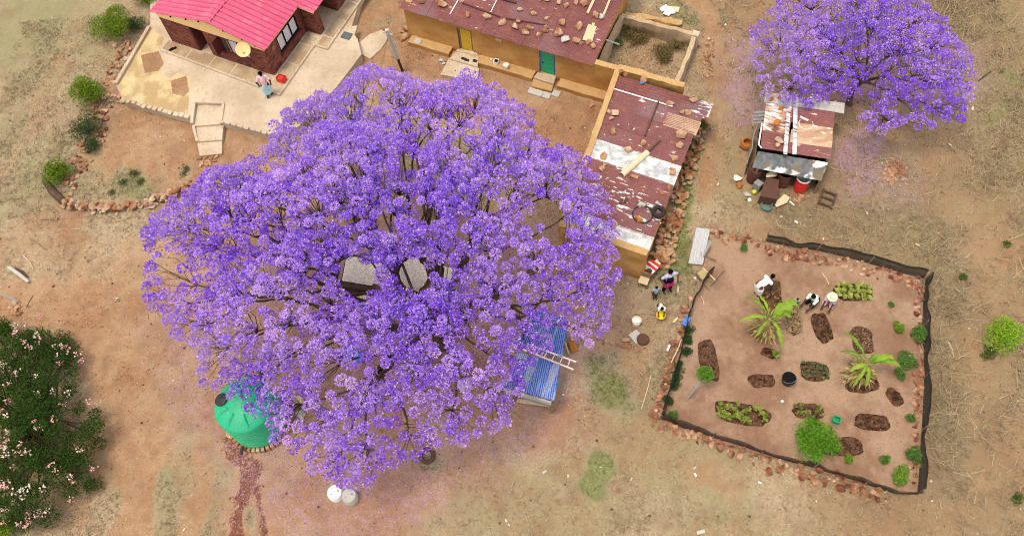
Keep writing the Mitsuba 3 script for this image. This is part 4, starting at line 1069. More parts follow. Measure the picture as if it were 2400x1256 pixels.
def plants(i, name, label, n, L, w, lo, hi, step, group, rows=True, leaves=12, seed=0):
    px, py, wd, ln, ang, _ = BEDS[i]
    rg = np.random.RandomState(seed + 500)
    r_ = math.radians(ang); c = W(px, py, 0)
    for q in range(n):
        x, y = rg.uniform(-.42, .42) * wd / PXM, rg.uniform(-.40, .40) * ln / PXM
        if step:
            nx_ = max(1, int(wd / PXM / step)); ny_ = max(1, int(ln / PXM / step))
            if q >= nx_ * ny_:
                break
            x = ((q % nx_ + .5) / nx_ - .5) * .92 * wd / PXM + rg.uniform(-.04, .04); y = ((q // nx_ + .5) / ny_ - .5) * .88 * ln / PXM + rg.uniform(-.04, .04)
        p = c + [x * math.cos(r_) - y * math.sin(r_), x * math.sin(r_) + y * math.cos(r_), .11]
        nn = leaves
        a = rg.uniform(0, 2 * np.pi, nn)
        D = np.stack([np.cos(a), np.sin(a), rg.uniform(.15, 1.3, nn)], 1)
        N = np.stack([-np.cos(a) * .8, -np.sin(a) * .8, np.ones(nn)], 1)
        v, f = quads(np.tile(p, (nn, 1)), D, N, rg.uniform(.7, 1.2, nn) * L, rg.uniform(.7, 1.2, nn) * w, .18)
        t = rg.uniform(size=(nn, 1))
        sdl = ', at its left end' if x < -.16 * wd / PXM else ', at its right end' if x > .16 * wd / PXM else ', in its middle'
        sdl = sdl if n > 1 else ''
        put(thing(name, label + sdl, name.replace('_', ' '), group and group + sdl), trimesh.Trimesh(v, f, process=False), 'leaf', color=np.repeat(np.asarray(lo) * (1 - t) + np.asarray(hi) * t, 4, 0))


plants(5, 'cabbage', 'pale green cabbage growing in the bed near the back fence', 40, .17, .15, (.20, .28, .05), (.50, .56, .16), .26, 'cabbages in the back bed', leaves=16)
plants(4, 'seedling', 'grey green seedling in the bed right of the black bucket', 40, .13, .08, (.07, .09, .04), (.20, .22, .11), .18, 'seedlings right of the black bucket', leaves=9)
plants(9, 'vegetable_plant', 'leafy yellow green vegetable in the long front left bed', 30, .17, .10, (.09, .15, .02), (.42, .48, .12), None, 'vegetables in the long front left bed', leaves=12, seed=3)
plants(10, 'vegetable_plant', 'small leafy vegetable in the bed behind the round green tree', 20, .13, .07, (.09, .13, .03), (.40, .42, .14), None, 'vegetables behind the round tree', leaves=9, seed=4)
plants(14, 'vegetable_plant', 'single green vegetable plant on the tiny bed', 1, .26, .13, (.09, .16, .02), (.34, .42, .12), None, None, leaves=22, seed=5)
plants(0, 'seedling', 'yellow seedling in the bed beside the bending woman', 26, .09, .05, (.14, .13, .03), (.40, .36, .12), None, 'seedlings beside the bending woman', leaves=6, seed=6)
# dry straw and clods
rg = np.random.RandomState(77)


def litter(i, n, L, lo, hi, label):
    px, py, wd, ln, ang, _ = BEDS[i]
    r_ = math.radians(ang); c = W(px, py, 0)
    x, y = rg.uniform(-.5, .5, n) * wd / PXM, rg.uniform(-.5, .5, n) * ln / PXM
    P = c + np.stack([x * math.cos(r_) - y * math.sin(r_), x * math.sin(r_) + y * math.cos(r_), np.full(n, .13)], 1)
    v, f = quads(P, unit(rg, n) * [1, 1, .3], unit(rg, n) + [0, 0, 1.5], rg.uniform(.5, 1.2, n) * L, L * .25)
    t = rg.uniform(size=(n, 1))
    stuff('dry_leaves', trimesh.Trimesh(v, f, process=False), 'painted', label, 'leaves', color=np.repeat(np.asarray(lo) * (1 - t) + np.asarray(hi) * t, 4, 0))


litter(13, 520, .14, (.16, .10, .05), (.50, .38, .22), 'dry brown banana leaves heaped right of the left banana plant')
litter(6, 160, .12, (.14, .09, .05), (.46, .36, .24), 'dry leaves on the bed behind the right banana plant')
litter(2, 260, .05, (.16, .10, .06), (.40, .28, .18), 'brown crumbs of mulch on the gritty bed')


def banana(label, px, py, leaves, seed, dry):
    """leaves: (tip x, tip y, tip height, width, lo/hi tone) in photo pixels from the stem's head."""
    rg = np.random.RandomState(seed)
    k = thing('banana_plant', label, 'banana plant')
    b = W(px, py, 0); top = b + [0, 0, 1.15]
    put(num(k + '__stem'), tube([b - [0, 0, .1], b + [.02, 0, .6], top], [.12, .10, .06], 9), 'board', smooth=True)
    for tx, ty, tz, wd, tone in leaves:
        tip = W(tx, ty, tz)
        n = 14
        t = np.linspace(0, 1, n)[:, None]
        rise = max(.35, .5 * np.linalg.norm(tip - top))
        mid = top * (1 - t) + tip * t + np.array([0, 0, 1.0]) * (t * (1 - t) * 4) * rise * .55
        T_ = np.gradient(mid, axis=0); T_ /= np.linalg.norm(T_, axis=1, keepdims=True)
        S = np.cross(T_, [0, 0, 1.0]); S /= np.linalg.norm(S, axis=1, keepdims=True)
        N = np.cross(S, T_)
        prof = wd * .78 * np.clip(np.sin(np.pi * np.clip((t[:, 0] - .12) / .92, 0, 1)) ** .6, .02, 1)
        jag = 1 - .7 * (rg.uniform(size=(n, 2)) < .4) * rg.uniform(size=(n, 2))
        L_ = mid + S * (prof * jag[:, 0])[:, None] + N * (prof * .55)[:, None]
        R_ = mid - S * (prof * jag[:, 1])[:, None] + N * (prof * .55)[:, None]
        V = np.vstack([mid, L_, R_])
        F = []
        for i in range(n - 1):
            F += [[i, i + 1, n + i + 1], [i, n + i + 1, n + i], [i + 1, i, 2 * n + i], [i + 1, 2 * n + i, 2 * n + i + 1]]
        c = np.array([.05, .15, .012]) * (1 - tone) + np.array([.30, .52, .03]) * tone
        col = np.tile(c, (3 * n, 1)) * rg.uniform(.8, 1.2, (3 * n, 1)); col[:n] = c * .4 + np.array([.35, .45, .12]) * .6
        put(num(k + '__leaf'), trimesh.Trimesh(V, F, process=False), 'leaf', smooth=True, color=col)
    nn = dry
    a = rg.uniform(0, 2 * np.pi, nn)
    P = b + np.stack([np.cos(a) * rg.uniform(.05, .5, nn), np.sin(a) * rg.uniform(.05, .5, nn), rg.uniform(.05, .7, nn)], 1)
    v, f = quads(P, np.stack([np.cos(a), np.sin(a), rg.uniform(-.9, .3, nn)], 1), unit(rg, nn) + [0, 0, 1], rg.uniform(.2, .5, nn), .07)
    t = rg.uniform(size=(nn, 1))
    put(num(k + '__dry_leaves'), trimesh.Trimesh(v, f, process=False), 'painted', color=np.repeat(np.array([.22, .15, .06]) * (1 - t) + np.array([.52, .42, .2]) * t, 4, 0))
    labels[k + '__dry_leaves'] = {'label': 'withered straw coloured leaves at the foot', 'kind': 'stuff'}


banana('left banana plant with long drooping leaves below the bending woman', 1790, 775, [(1732, 754, 1.2, .10, .75), (1750, 698, 1.1, .10, .35), (1777, 692, 1.5, .08, .8), (1868, 712, 1.6, .36, .7), (1852, 738, 1.4, .32, .9), (1833, 818, .7, .14, .7), (1815, 745, 1.6, .16, .3), (1770, 790, .9, .1, .5)], 1, 260)
banana('right banana plant with long drooping leaves before the right fence', 2010, 880, [(1978, 780, 1.5, .12, .2), (1970, 824, 1.2, .12, .15), (2094, 838, 1.4, .17, .75), (2080, 846, 1.2, .12, .6), (1992, 870, 1.1, .13, .9), (2110, 860, .9, .14, .7), (2030, 905, .7, .12, .6), (2000, 905, .7, .12, .55), (2055, 830, 1.8, .14, .4)], 2, 240)

# small tree in the garden, round and feathery, and other bushes
k = thing('small_tree', 'round feathery green tree at the front of the garden', 'tree')
rg = np.random.RandomState(9)
b = W(1893, 1052, 0)
C = b + unit(rg, 34) * rg.uniform(.22, .74, (34, 1)) * [1, 1, .8] + [0, 0, 1.05]
m, col = bush_leaves(rg, C, rg.uniform(.2, .38, 34), 7000, .12, .03, (.03, .12, .012), (.25, .52, .05), .9, .2)
put(k + '__crown', m, 'leaf', color=col)
put(k + '__trunk', cat([tube([b, b + [0, 0, .7]], [.06, .05], 7)] + [tube(*bent_tube(b + [0, 0, .5], c_, .03, .008, rg, 0, 5, .1), 5) for c_ in C]), 'bark')
k = thing('small_tree', 'thin young tree with a ball of bright leaves near the left fence', 'tree')
b, tp = W(1608, 938, 0), W(1652, 878, 1.15)
put(k + '__trunk', tube([b, (b + tp) / 2 + [.03, 0, .1], tp], [.045, .04, .025], 7), 'grey_wood')
C = tp + unit(rg, 12) * .17
m, col = bush_leaves(rg, C, np.full(12, .17), 1500, .1, .04, (.05, .15, .02), (.22, .42, .06), .9, .2)
put(k + '__crown', m, 'leaf', color=col)
for i, (x, y, r, h, n, lb) in enumerate([(2102, 772, .26, .4, 500, 'small bright bush right of the dark bed behind the right banana'), (2150, 795, .42, .6, 900, 'bush growing against the right fence, the upper one'), (2117, 850, .42, .6, 1100, 'leafy bush right of the right banana plant'), (2106, 880, .25, .4, 500, 'low bush below the tip of the right banana plant'),
                                        (2108, 1120, .4, .5, 1000, 'bright green bush in the front right corner of the garden'), (2136, 1072, .36, .5, 800, 'bush growing against the right fence, the lower one'), (2073, 1080, .2, .25, 300, 'tiny grey green plant near the front right corner'), (1988, 1078, .2, .3, 400, 'tiny bright plant below the very dark bed'), (2088, 716, .13, .15, 120, 'tiny dark plant on the pale soil in the back right corner'), (2133, 985, .2, .3, 260, 'grey plant beside the right fence'), (1575, 975, .25, .2, 260, 'weed in the front left corner of the garden'), (1745, 585, .2, .2, 220, 'weed at the back wall of the garden')]):
    bush('garden_plant', lb, 'plant', x, y, r, h, n, lo=(.05, .12, .02), hi=(.32, .52, .06) if i in (0, 4, 7) else (.19, .36, .09), seed=120 + i, lumps=7, L=.09)

for i in range(9):
    t = (i + R.random()) / 9
    bush('garden_plant', 'dark green weed growing along the inside of the left net fence', 'plant', 1622 - 58 * t + R.gauss(0, 3), 752 + 200 * t, .24, .25, 260, lo=(.02, .05, .015), hi=(.08, .15, .04), seed=200 + i, group='weeds along the left net fence', lumps=6, L=.09)
# fence of dark netting over a rubble footing
k = FN = thing('garden_fence', 'low dark net fence with rubble foot round the vegetable garden', 'fence')
SIDES = [[(1795, 566), (1850, 578), (1920, 588), (1990, 605), (2080, 632), (2168, 655)], [(2168, 655), (2160, 760), (2166, 870), (2160, 1000), (2150, 1158)], [(2150, 1158), (2100, 1158), (2010, 1128), (1900, 1095), (1840, 1080), (1750, 1050), (1660, 1022), (1600, 1003), (1545, 983)], [(1545, 983), (1575, 890), (1602, 800), (1615, 745), (1625, 700), (1655, 655), (1672, 640)]]
HN = [.66, .75, .66, .66]
rg = np.random.RandomState(31)
for si, line in enumerate(SIDES):
    pts = polyline(WP(line), .12)
    nseg = max(2, len(pts) // 16)
    hz = HN[si] * (.8 + .45 * (meshkit.noise(pts * [.9, .9, 1] + si * 9) - .3))
    wob = (meshkit.noise(pts * [1.7, 1.7, 1] + 50) - .5) * .22
    d_ = np.gradient(pts, axis=0); d_ /= np.linalg.norm(d_, axis=1, keepdims=True)
    nn = np.stack([-d_[:, 1], d_[:, 0], d_[:, 0] * 0], 1)
    idx = np.linspace(0, len(pts) - 1, nseg + 1).astype(int)
    for a, b in zip(idx[:-1], idx[1:]):
        rows = []
        for j, f_ in enumerate((0, .4, .75, 1)):
            rows.append(pts[a:b + 1] + nn[a:b + 1] * (wob[a:b + 1] * f_ * 1.3 + (.05 * math.sin(f_ * 9)))[:, None] + np.c_[np.zeros((b - a + 1, 2)), hz[a:b + 1] * f_])
        rows.append(rows[-1] - nn[a:b + 1] * .05 + np.c_[np.zeros((b - a + 1, 2)), np.full(b - a + 1, -.12)])
        V = np.vstack(rows); n_ = b - a + 1
        i, j = np.meshgrid(np.arange(4), np.arange(n_ - 1), indexing='ij')
        q = np.stack([i * n_ + j, i * n_ + j + 1, (i + 1) * n_ + j + 1, (i + 1) * n_ + j], -1).reshape(-1, 4)
        part(k, 'net', (V, q), 'net', smooth=True)
        p = pts[a]
        part(k, 'post', tube([p - [0, 0, .1], p + [rg.uniform(-.05, .05), rg.uniform(-.05, .05), hz[a] + rg.uniform(.05, .25)]], [.03, .022], 6), 'wood')
def foot(name, lb, line, size, width, n_step, mats=('rubble', 'rubble', 'stone'), layers=1):
    stone_row(name, line, lb, 'stones', n_step, size, width, 0, layers, mats)


foot('stone_footing', 'row of red brown stones along the back left edge of the garden', [(1664, 548), (1720, 560), (1800, 575)], .32, .5, .09)
foot('stone_footing', 'red rubble inside the back net fence of the garden', [(1800, 585), (1900, 600), (1980, 618), (2080, 645), (2150, 668)], .30, .6, .075)
foot('stone_footing', 'red rubble along the inside of the right net fence', [(2150, 670), (2150, 780), (2152, 900), (2145, 1040), (2140, 1130)], .24, .35, .09)
foot('stone_footing', 'red rubble bank outside the front net fence', [(1535, 985), (1620, 1022), (1720, 1058), (1840, 1095), (1960, 1130), (2080, 1160)], .30, .6, .085)
foot('stone_footing', 'row of stones outside the left net fence', [(1612, 700), (1600, 760), (1575, 830), (1550, 930), (1530, 985)], .32, .35, .11)
solo('cloth', rough(obox(W(1608, 752, .35), .42, .22, .12, [.6, .8, 0]), .1, .1), 'blue_cloth', 'blue cloth draped over the left net fence', 'cloth')
solo('pole', tube([W(1573, 850, .15), W(1590, 815, .35), W(1597, 795, .4)], [.03, .03, .025], 6), 'pale_wood', 'yellow pole leaning on the left net fence', 'pole')
for (x, y, a, mt) in ((1567, 815, 1.0, 'white'), (1589, 678, 1.3, 'pale_wood'), (1583, 750, .7, 'sack'), (1562, 895, 1.1, 'pale_wood')):
    solo('rubbish', obox(W(x, y, .05), .3, .09, .05, [math.cos(a), math.sin(a), 0]), mt, 'pale scrap lying outside the left net fence', 'scrap', 'scraps along the left fence')
# gate
m, uv = corr(W(1613, 617, .12), W(1647, 621, .1), W(1664, 537, .95), W(1632, 533, .95), 5, .035, 4, bend=.06, seed=4)
solo('metal_sheet', m, 'zinc', 'shiny corrugated zinc sheet leaning at the garden entrance', 'metal sheet')
k = thing('wooden_gate', 'old wooden gate frame with a board lying open at the garden entrance', 'gate')
g_ = lambda x, y: W(x, y, .25)
for a, b in (((1632, 640), (1660, 675)), ((1647, 627), (1676, 657)), ((1632, 640), (1648, 626)), ((1664, 668), (1697, 630)), ((1656, 600), (1680, 611))):
    part(k, 'rail', bar(g_(*a), g_(*b), .05, .05), 'pale_wood' if a[0] == 1647 else 'wood')
part(k, 'board', prism([W(*p, .3) for p in ((1634, 640), (1648, 628), (1660, 645), (1646, 656))], .27, .3), 'board')
solo('post', obox(W(1627, 660, .3), .1, .1, .65, [1, .2, .0]), 'pale_wood', 'short pale post where the left net fence starts', 'post')
solo('plank', bar(W(1645, 600, .3), W(1664, 565, .6), .2, .04), 'grey_wood', 'grey plank standing behind the zinc sheet', 'plank')
bucket('bucket', 'black bucket between the beds in the middle of the garden', W(1845, 894, .02), .27, .36, 'black', top='dark')
k = thing('crate', 'small green square pot standing in the garden', 'pot')
put(k, cat([obox(W(1960, 984, .15) + d_, *s, L1) for d_, s in (([.11, -.06, 0], (.02, .26, .24)), ([-.11, .06, 0], (.02, .26, .24)))] + [obox(W(1960, 984, .15) + L2 * .12, .22, .02, .24, L1), obox(W(1960, 984, .15) - L2 * .12, .22, .02, .24, L1), obox(W(1960, 984, .05), .22, .22, .03, L1)]), 'green_paint')
rock(thing('stone', 'single white stone on the bare garden soil', 'stone'), W(1833, 941, .02), .14, 'white')
for a, b, lb in (((1642, 692), (1650, 715), 'short pale stick on the garden soil near the left fence'), ((1927, 640), (1943, 667), 'pale stick on the garden soil left of the cabbages')):
    solo('stick', tube([W(*a, .04), W((a[0] + b[0]) / 2 + 2, (a[1] + b[1]) / 2, .06), W(*b, .04)], .018, 5), 'pale_wood', lb, 'stick')
n = 1500
P = np.array([W(rg.uniform(1560, 2150), rg.uniform(580, 1140), .035) for _ in range(n)])
PG = Polygon([tuple(W(*p)[:2]) for p in GAR])
P = P[shapely.contains_xy(PG, P[:, 0], P[:, 1])]
v, f = quads(P, unit(rg, len(P)) * [1, 1, .2], unit(rg, len(P)) + [0, 0, 1.2], rg.uniform(.025, .07, len(P)), rg.uniform(.02, .04, len(P)), .4)
t = rg.uniform(size=(len(P), 1)) ** 1.5
stuff('garden_crumbs', trimesh.Trimesh(v, f, process=False), 'painted', 'crumbs of stone and straw on the garden soil', 'crumbs', color=np.repeat(np.array([.10, .05, .03]) * (1 - t) + np.array([.5, .4, .3]) * t, 4, 0))

# ------------------------------------------------------------------ stone border of the bare yard, left edge
stone_row('stone_border', [(158, 482), (200, 487), (250, 492), (300, 490), (345, 482), (385, 466), (420, 455), (455, 438), (485, 425)], 'curved border of brown stones below the bare yard', 'stones', .1, .34, .45, 0, 2, ('stone', 'stone', 'rubble'))
stone_row('rubble_bank', [(290, 100), (300, 140), (270, 190), (245, 235), (235, 275), (222, 320), (205, 355), (185, 385), (160, 420), (150, 455)], 'band of brown rubble along the left edge of the yard', 'stones', .055, .27, 1.0, 0, 1, ('stone', 'rubble'))
solo('log', tube([W(104, 424, .12), W(125, 450, .16), W(150, 476, .1)], [.13, .2, .17], 9), 'bark', 'dark grey log at the lower left corner of the bare yard', 'log')
rock(thing('stone', 'pale boulder at the left end of the curved stone border', 'stone'), W(172, 478), .42, 'palegrey')
rock(thing('stone', 'cream boulder in the middle of the curved stone border', 'stone'), W(384, 462, .1), .36, 'palegrey')
solo('pole', tube([W(22, 627, .1), W(44, 642, .14), W(67, 661, .08)], [.09, .085, .08], 8), 'palegrey', 'pale grey pole lying at the far left above the flowering bush', 'pole')
solo('bent_tube', tube([W(36, 628, .05), W(52, 637, .05), W(66, 650, .04)], [.05, .06, .03], 6), 'bark', 'dark strip put in as the shadow of the pale pole at the far left', 'bent_tube')  # shadow of the pale pole, built here as a dark tube
k = thing('pole', 'thin white pole leaning on a small stone heap at the left edge', 'pole')
put(k, tube([W(-20, 680, 1.1), W(42, 706, .15)], [.04, .045], 7), 'palegrey')
k = thing('stone_heap', 'small red stone heap at the foot of the leaning white pole', 'stones')
for i in range(12):
    rock(num(k + '__stone'), W(36 + R.gauss(0, 7), 722 + R.gauss(0, 8)), R.uniform(.18, .34), 'stone')
solo('stick', tube([W(62, 720, .05), W(70, 705, .3), W(78, 692, .5)], .018, 5), 'bark', 'forked stick standing by the small red stone heap', 'stick')
for a, b, lb in (((103, 479), (138, 498), 'thin twig on the ground below the dark log'), ((92, 515), (134, 516), 'level thin twig on the ground at the left'), ((70, 560), (104, 584), 'slanting thin twig in the dry grass at the left'), ((54, 598), (78, 630), 'thin twig near the pale pole at the far left'), ((1503, 958), (1526, 878), 'long pale stick on the ground left of the garden'), ((2293, 190), (2323, 168), 'black burnt stick right of the smaller jacaranda'), ((2222, 800), (2236, 838), 'pale twig in the straw right of the garden')):
    solo('stick', tube([W(*a, .04), W((a[0] + b[0]) / 2 + 2, (a[1] + b[1]) / 2 - 2, .07), W(*b, .04)], .022, 5), 'black' if 'black' in lb else 'pale_wood' if 'pale' in lb else 'wood', lb, 'stick')

# ------------------------------------------------------------------ leaning power pole
k = thing('power_pole', 'leaning grey power pole between the brick house and the mud house', 'pole')
pb, pt = W(943, 166, 0), W(908, 76, 2.9)
put(num(k + '__shaft'), tube([pb, pb + (pt - pb) * .35], [.07, .07], 9), 'black', smooth=40)
put(num(k + '__shaft'), tube([pb + (pt - pb) * .35, pt], [.12, .10], 9), 'palegrey', smooth=40)
put(num(k + '__cross_arm'), cat([bar(pt - E1 * .25 - [0, 0, .08], pt + E1 * .25 - [0, 0, .08], .07), obox(pt + [0, 0, .08], .16, .16, .16)]), 'palegrey')
put(num(k + '__stay_wire'), tube([pt - [0, 0, .15], W(892, 168, .02)], .012, 4), 'grey')

# ------------------------------------------------------------------ van under the tree
k = thing('van', 'cream van parked under the big jacaranda, mostly hidden by blossom', 'van')
q0, q1 = W(806, 632, 1.8), W(1000, 640, 1.8)
vx = (q1 - q0); vx[2] = 0; vL = np.linalg.norm(vx); vx /= vL; vy = np.array([-vx[1], vx[0], 0])
vo = np.array([*q0[:2], 0])
V_ = lambda x, y, z: vo + vx * x + vy * y + np.array([0, 0, z])


def hull(pts):
    return trimesh.convex.convex_hull(np.array(pts))


hw = .82
body = []
for x, z0_, z1_, w_ in ((-.32, .5, .85, hw - .16), (-.25, .35, 1.0, hw - .04), (.1, .3, 1.02, hw), (vL + .3, .3, .98, hw), (vL + 1.0, .34, .9, hw - .06), (vL + 1.12, .45, .72, hw - .18)):
    body += [V_(x, s * w_, z) for s in (-1, 1) for z in (z0_, z1_)]
put(num(k + '__body'), hull(body), 'cream_car', smooth=30)
cab = [V_(x, s * w_, z) for x, w_, z in ((-.18, hw - .05, 1.0), (0, hw - .12, 1.78), (.15, hw - .14, 1.85), (vL - .2, hw - .14, 1.84), (vL, hw - .14, 1.78), (vL + .62, hw - .05, .98)) for s in (-1, 1)]
put(num(k + '__cabin'), hull(cab), 'cream_car', smooth=30)
for x0_, x1_, x2_, x3_ in ((.02, .95, .85, .12), (1.05, 1.95, 1.95, 1.05), (2.05, 3.2, 2.85, 2.05)):
    for s in (-1, 1):
        a = [V_(x0_, s * (hw - .03), 1.1), V_(x1_, s * (hw - .03), 1.1), V_(x2_, s * (hw - .105), 1.68), V_(x3_, s * (hw - .105), 1.68)]
        b = [p - vy * s * .06 for p in a]
        put(num(k + '__window'), hull(a + b), 'glass')
put(num(k + '__windscreen'), hull([V_(vL + .56 + dx, s * w_, z) if z < 1.3 else V_(vL + .06 + dx, s * w_, z) for s in (-1, 1) for w_, z in ((hw - .14, 1.08), (hw - .2, 1.7)) for dx in (0, .03)]), 'glass')
put(num(k + '__rear_window'), hull([V_(-.17 + (z - 1.1) * .24 - dx, s * w_, z) for s in (-1, 1) for w_, z in ((hw - .16, 1.12), (hw - .22, 1.68)) for dx in (0, .04)]), 'glass')
for x in (.45, vL + .4):
    for s in (-1, 1):
        put(num(k + '__wheel'), lathe([(.001, -.09), (.2, -.1), (.31, -.07), (.31, .07), (.2, .1), (.001, .09)], V_(x, s * (hw - .06), .31), 20, vy), 'rubber')
for x in (-.36, vL + 1.14):
    put(num(k + '__bumper'), bar(V_(x, -hw + .1, .45), V_(x, hw - .1, .45), .1, .14), 'grey')
for s in (-1, 1):
    put(num(k + '__tail_light'), obox(V_(-.27, s * (hw - .12), .82), .08, .14, .2, vx), 'red')
put(num(k + '__mirror'), cat([obox(V_(vL + .28, s * (hw + .1), 1.1), .1, .18, .14, vx) for s in (-1, 1)]), 'black')

# ------------------------------------------------------------------ water tank
k = thing('water_tank', 'big green plastic water tank under the left edge of the jacaranda', 'water tank')
tb = W(607, 985, .3)
prof = [(.001, 0), (1.16, 0), (1.2, .05)]
for i in range(8):
    z = .1 + i * .21
    prof += [(1.2, z), (1.2, z + .12), (1.165, z + .15), (1.165, z + .18)]
prof += [(1.2, 1.8), (1.2, 1.86), (1.12, 1.98), (.85, 2.12), (.5, 2.2), (.3, 2.22), (.001, 2.23)]
prof = [(x * .94, z) for x, z in prof]
put(num(k + '__body'), lathe(prof, tb, 48), 'tank', smooth=35)
la = math.radians(168)
lp_ = tb + [math.cos(la) * .78, math.sin(la) * .78, 2.13]
put(num(k + '__lid'), lathe([(.001, .0), (.26, .0), (.26, .07), (.2, .1), (.001, .12)], lp_, 22, (-.3, .06, .95)), 'black', smooth=35)
for a in (205, 240, 285, 330, 20, 65, 110):
    c_, s_ = math.cos(math.radians(a)), math.sin(math.radians(a))
    put(num(k + '__rib'), hull([tb + [c_ * r_ - s_ * w_, s_ * r_ + c_ * w_, z] for r_, z in ((.52, 2.205), (.83, 2.13), (1.06, 1.99)) for w_ in (-.05, .05)] + [tb + [c_ * r_, s_ * r_, z] for r_, z in ((.56, 2.24), (.83, 2.17), (1.05, 2.02))]), 'tank')
put(num(k + '__outlet'), tube([tb + [-.55, -1.05, .12], tb + [-.6, -1.35, .1]], .06, 8), 'black')
k = thing('tank_stand', 'round brick stand under the green water tank', 'stand')
put(num(k + '__core'), lathe([(.001, 0), (1.05, 0), (1.05, .27), (.001, .27)], tb - [0, 0, .3], 32), 'stone')
for i in range(40):
    a = i / 40 * 2 * np.pi
    part(k, 'brick', obox(tb + [math.cos(a) * 1.13, math.sin(a) * 1.13, -.16 + R.uniform(-.03, .02)], .26, .13, .24, [math.cos(a), math.sin(a), 0]), 'stone')
bucket('basin', 'small white basin under the outlet of the green tank', W(544, 1018, 0), .17, .14, 'bucket', handle=False)
# drums and bits in the lower middle
for x, y, lb, mt, h in ((790, 1160, 'bright white drum at the bottom, the left of the two', 'white', .45), (823, 1168, 'grey white drum at the bottom, the right of the two', 'palegrey', .5)):
    k = thing('drum', lb, 'drum')
    p = W(x, y, 0)
    put(num(k + '__body'), lathe([(.001, 0), (.27, 0), (.29, .03), (.28, h * .4), (.3, h * .5), (.28, h * .6), (.29, h - .03), (.27, h)], p, 26), mt, smooth=35)
    put(num(k + '__lid'), lathe([(.001, h - .02), (.25, h - .02), (.255, h + .012), (.275, h + .02), (.28, h - .01), (.25, h - .03), (.001, h - .03)], p, 26), mt, smooth=35)
    put(num(k + '__bung'), cat([lathe([(.001, h - .02), (.03, h - .02), (.03, h + .02), (.001, h + .02)], p + [.13, .04, 0], 10), lathe([(.001, h - .02), (.02, h - .02), (.02, h + .015), (.001, h + .015)], p + [-.12, -.06, 0], 8)]), 'grey')
k = thing('tyre', 'old tyre lying on the ground at the lower right edge of the jacaranda', 'tyre')
put(k, torus(W(1001, 1067, .09), .25, .085), 'rust', smooth=True)
solo('stump', lathe([(.001, 0), (.22, 0), (.2, .22), (.17, .25), (.001, .25)], W(701, 942, 0), 16), 'pale_wood', 'pale cut stump showing between the blossoms by the green tank', 'stump')
rock(thing('stone', 'greenish grey boulder showing between the blossoms by the green tank', 'stone'), W(706, 972), .42, 'palegrey')
solo('tarpaulin', rough(obox(W(826, 833, .25), .9, .4, .4, [1, -.35, 0]), .2, .15), 'blue_cloth', 'crumpled blue tarpaulin on the ground under the big jacaranda', 'tarpaulin')
solo('sack', rough(obox(W(1090, 905, .2), .55, .4, .36, [1, .3, 0]), .16, .12), 'palegrey', 'pale grey sack on the ground under the lower right of the jacaranda', 'sack')

# ------------------------------------------------------------------ blue lean-to with ladder
k = thing('lean_to', 'low shelter of blue and silver corrugated sheets under the right edge of the jacaranda', 'shelter')
zt, zb = 1.75, 1.6
quad = lambda a, b, c_, d_, z0_, z1_: [W(*a, z0_), W(*b, z0_), W(*c_, z1_), W(*d_, z1_)]
top_l, top_r = np.array([1240, 721.]), np.array([1331, 748.])
mid_l, mid_r = np.array([1217, 811.]), np.array([1316, 838.])
bot_l, bot_r = np.array([1191, 909.]), np.array([1298, 938.])
for i in range(4):
    f0, f1 = i / 4, (i + 1.06) / 4
    l_ = lambda a, b, f_: tuple(a + (b - a) * f_)
    p = quad(l_(top_l, top_r, f0), l_(top_l, top_r, f1), l_(mid_l, mid_r, f1), l_(mid_l, mid_r, f0), zt, zt - .07)
    m, uv = corr(p[0], p[1], p[2], p[3], 6, .024, 3, bend=.04, seed=i, crest=True)
    part(k, 'roof_sheet', m, 'blue', uv=uv)
    p = quad(l_(mid_l + [-4, 14], mid_r + [-4, 14], f0), l_(mid_l + [-4, 14], mid_r + [-4, 14], f1), l_(bot_l, bot_r, f1), l_(bot_l, bot_r, f0), zt - .1, zb)
    m, uv = corr(p[0], p[1], p[2], p[3], 6, .024, 3, bend=.04, seed=i + 9, crest=True)
    part(k, 'roof_sheet', m, 'blue', uv=uv)
m, uv = corr(W(1180, 893, 1.52), W(1288, 922, 1.52), W(1281, 936, 1.45), W(1174, 906, 1.45), 14, .02, 1, crest=True)
part(k, 'eave_sheet', m, 'blue', uv=uv)
part(k, 'board', bar(W(1180, 912, 1.3), W(1292, 945, 1.3), .06, .28), 'palegrey')
part(k, 'board', bar(W(1150, 905, 1.0), W(1288, 950, 1.0), .05, .25), 'grey_wood')
for x, y in ((1292, 935), (1197, 906), (1325, 752), (1245, 725)):
    p = W(x, y, 1.55)
    part(k, 'post', bar([p[0], p[1], -.1], [p[0], p[1], 1.52], .09), 'wood')
part(k, 'beam', bar(W(1195, 907, 1.5), W(1296, 936, 1.5), .08), 'wood')
part(k, 'beam', bar(W(1243, 723, 1.64), W(1330, 750, 1.64), .08), 'wood')
k = thing('ladder', 'pale pink ladder lying across the blue lean-to roof', 'ladder')
za, zb_ = 1.92, 1.5
ra, rb, rc, rd = W(1236, 806, za), W(1350, 848, zb_), W(1225, 818, za), W(1344, 866, zb_)
part(k, 'rail', bar(ra, rb, .05, .07), 'petal_pale'); part(k, 'rail', bar(rc, rd, .05, .07), 'petal_pale')
for f_ in np.linspace(.1, .88, 6):
    part(k, 'rung', tube([ra + (rb - ra) * f_, rc + (rd - rc) * f_], .02, 6), 'petal_pale')
solo('cloth', rough(obox(W(1341, 812, .1), .25, .45, .12, [1, .3, 0]), .12, .1), 'pot', 'orange cloth on the ground at the right side of the blue lean-to', 'cloth')
solo('stick', tube([W(1322, 795, .6), W(1333, 828, .03)], .025, 5), 'pale_wood', 'pale stick leaning at the right side of the blue lean-to', 'stick')
solo('beam', bar(W(1212, 938, .1), W(1282, 948, .1), .14, .1), 'pale_wood', 'pale timber lying at the foot of the blue lean-to', 'beam')

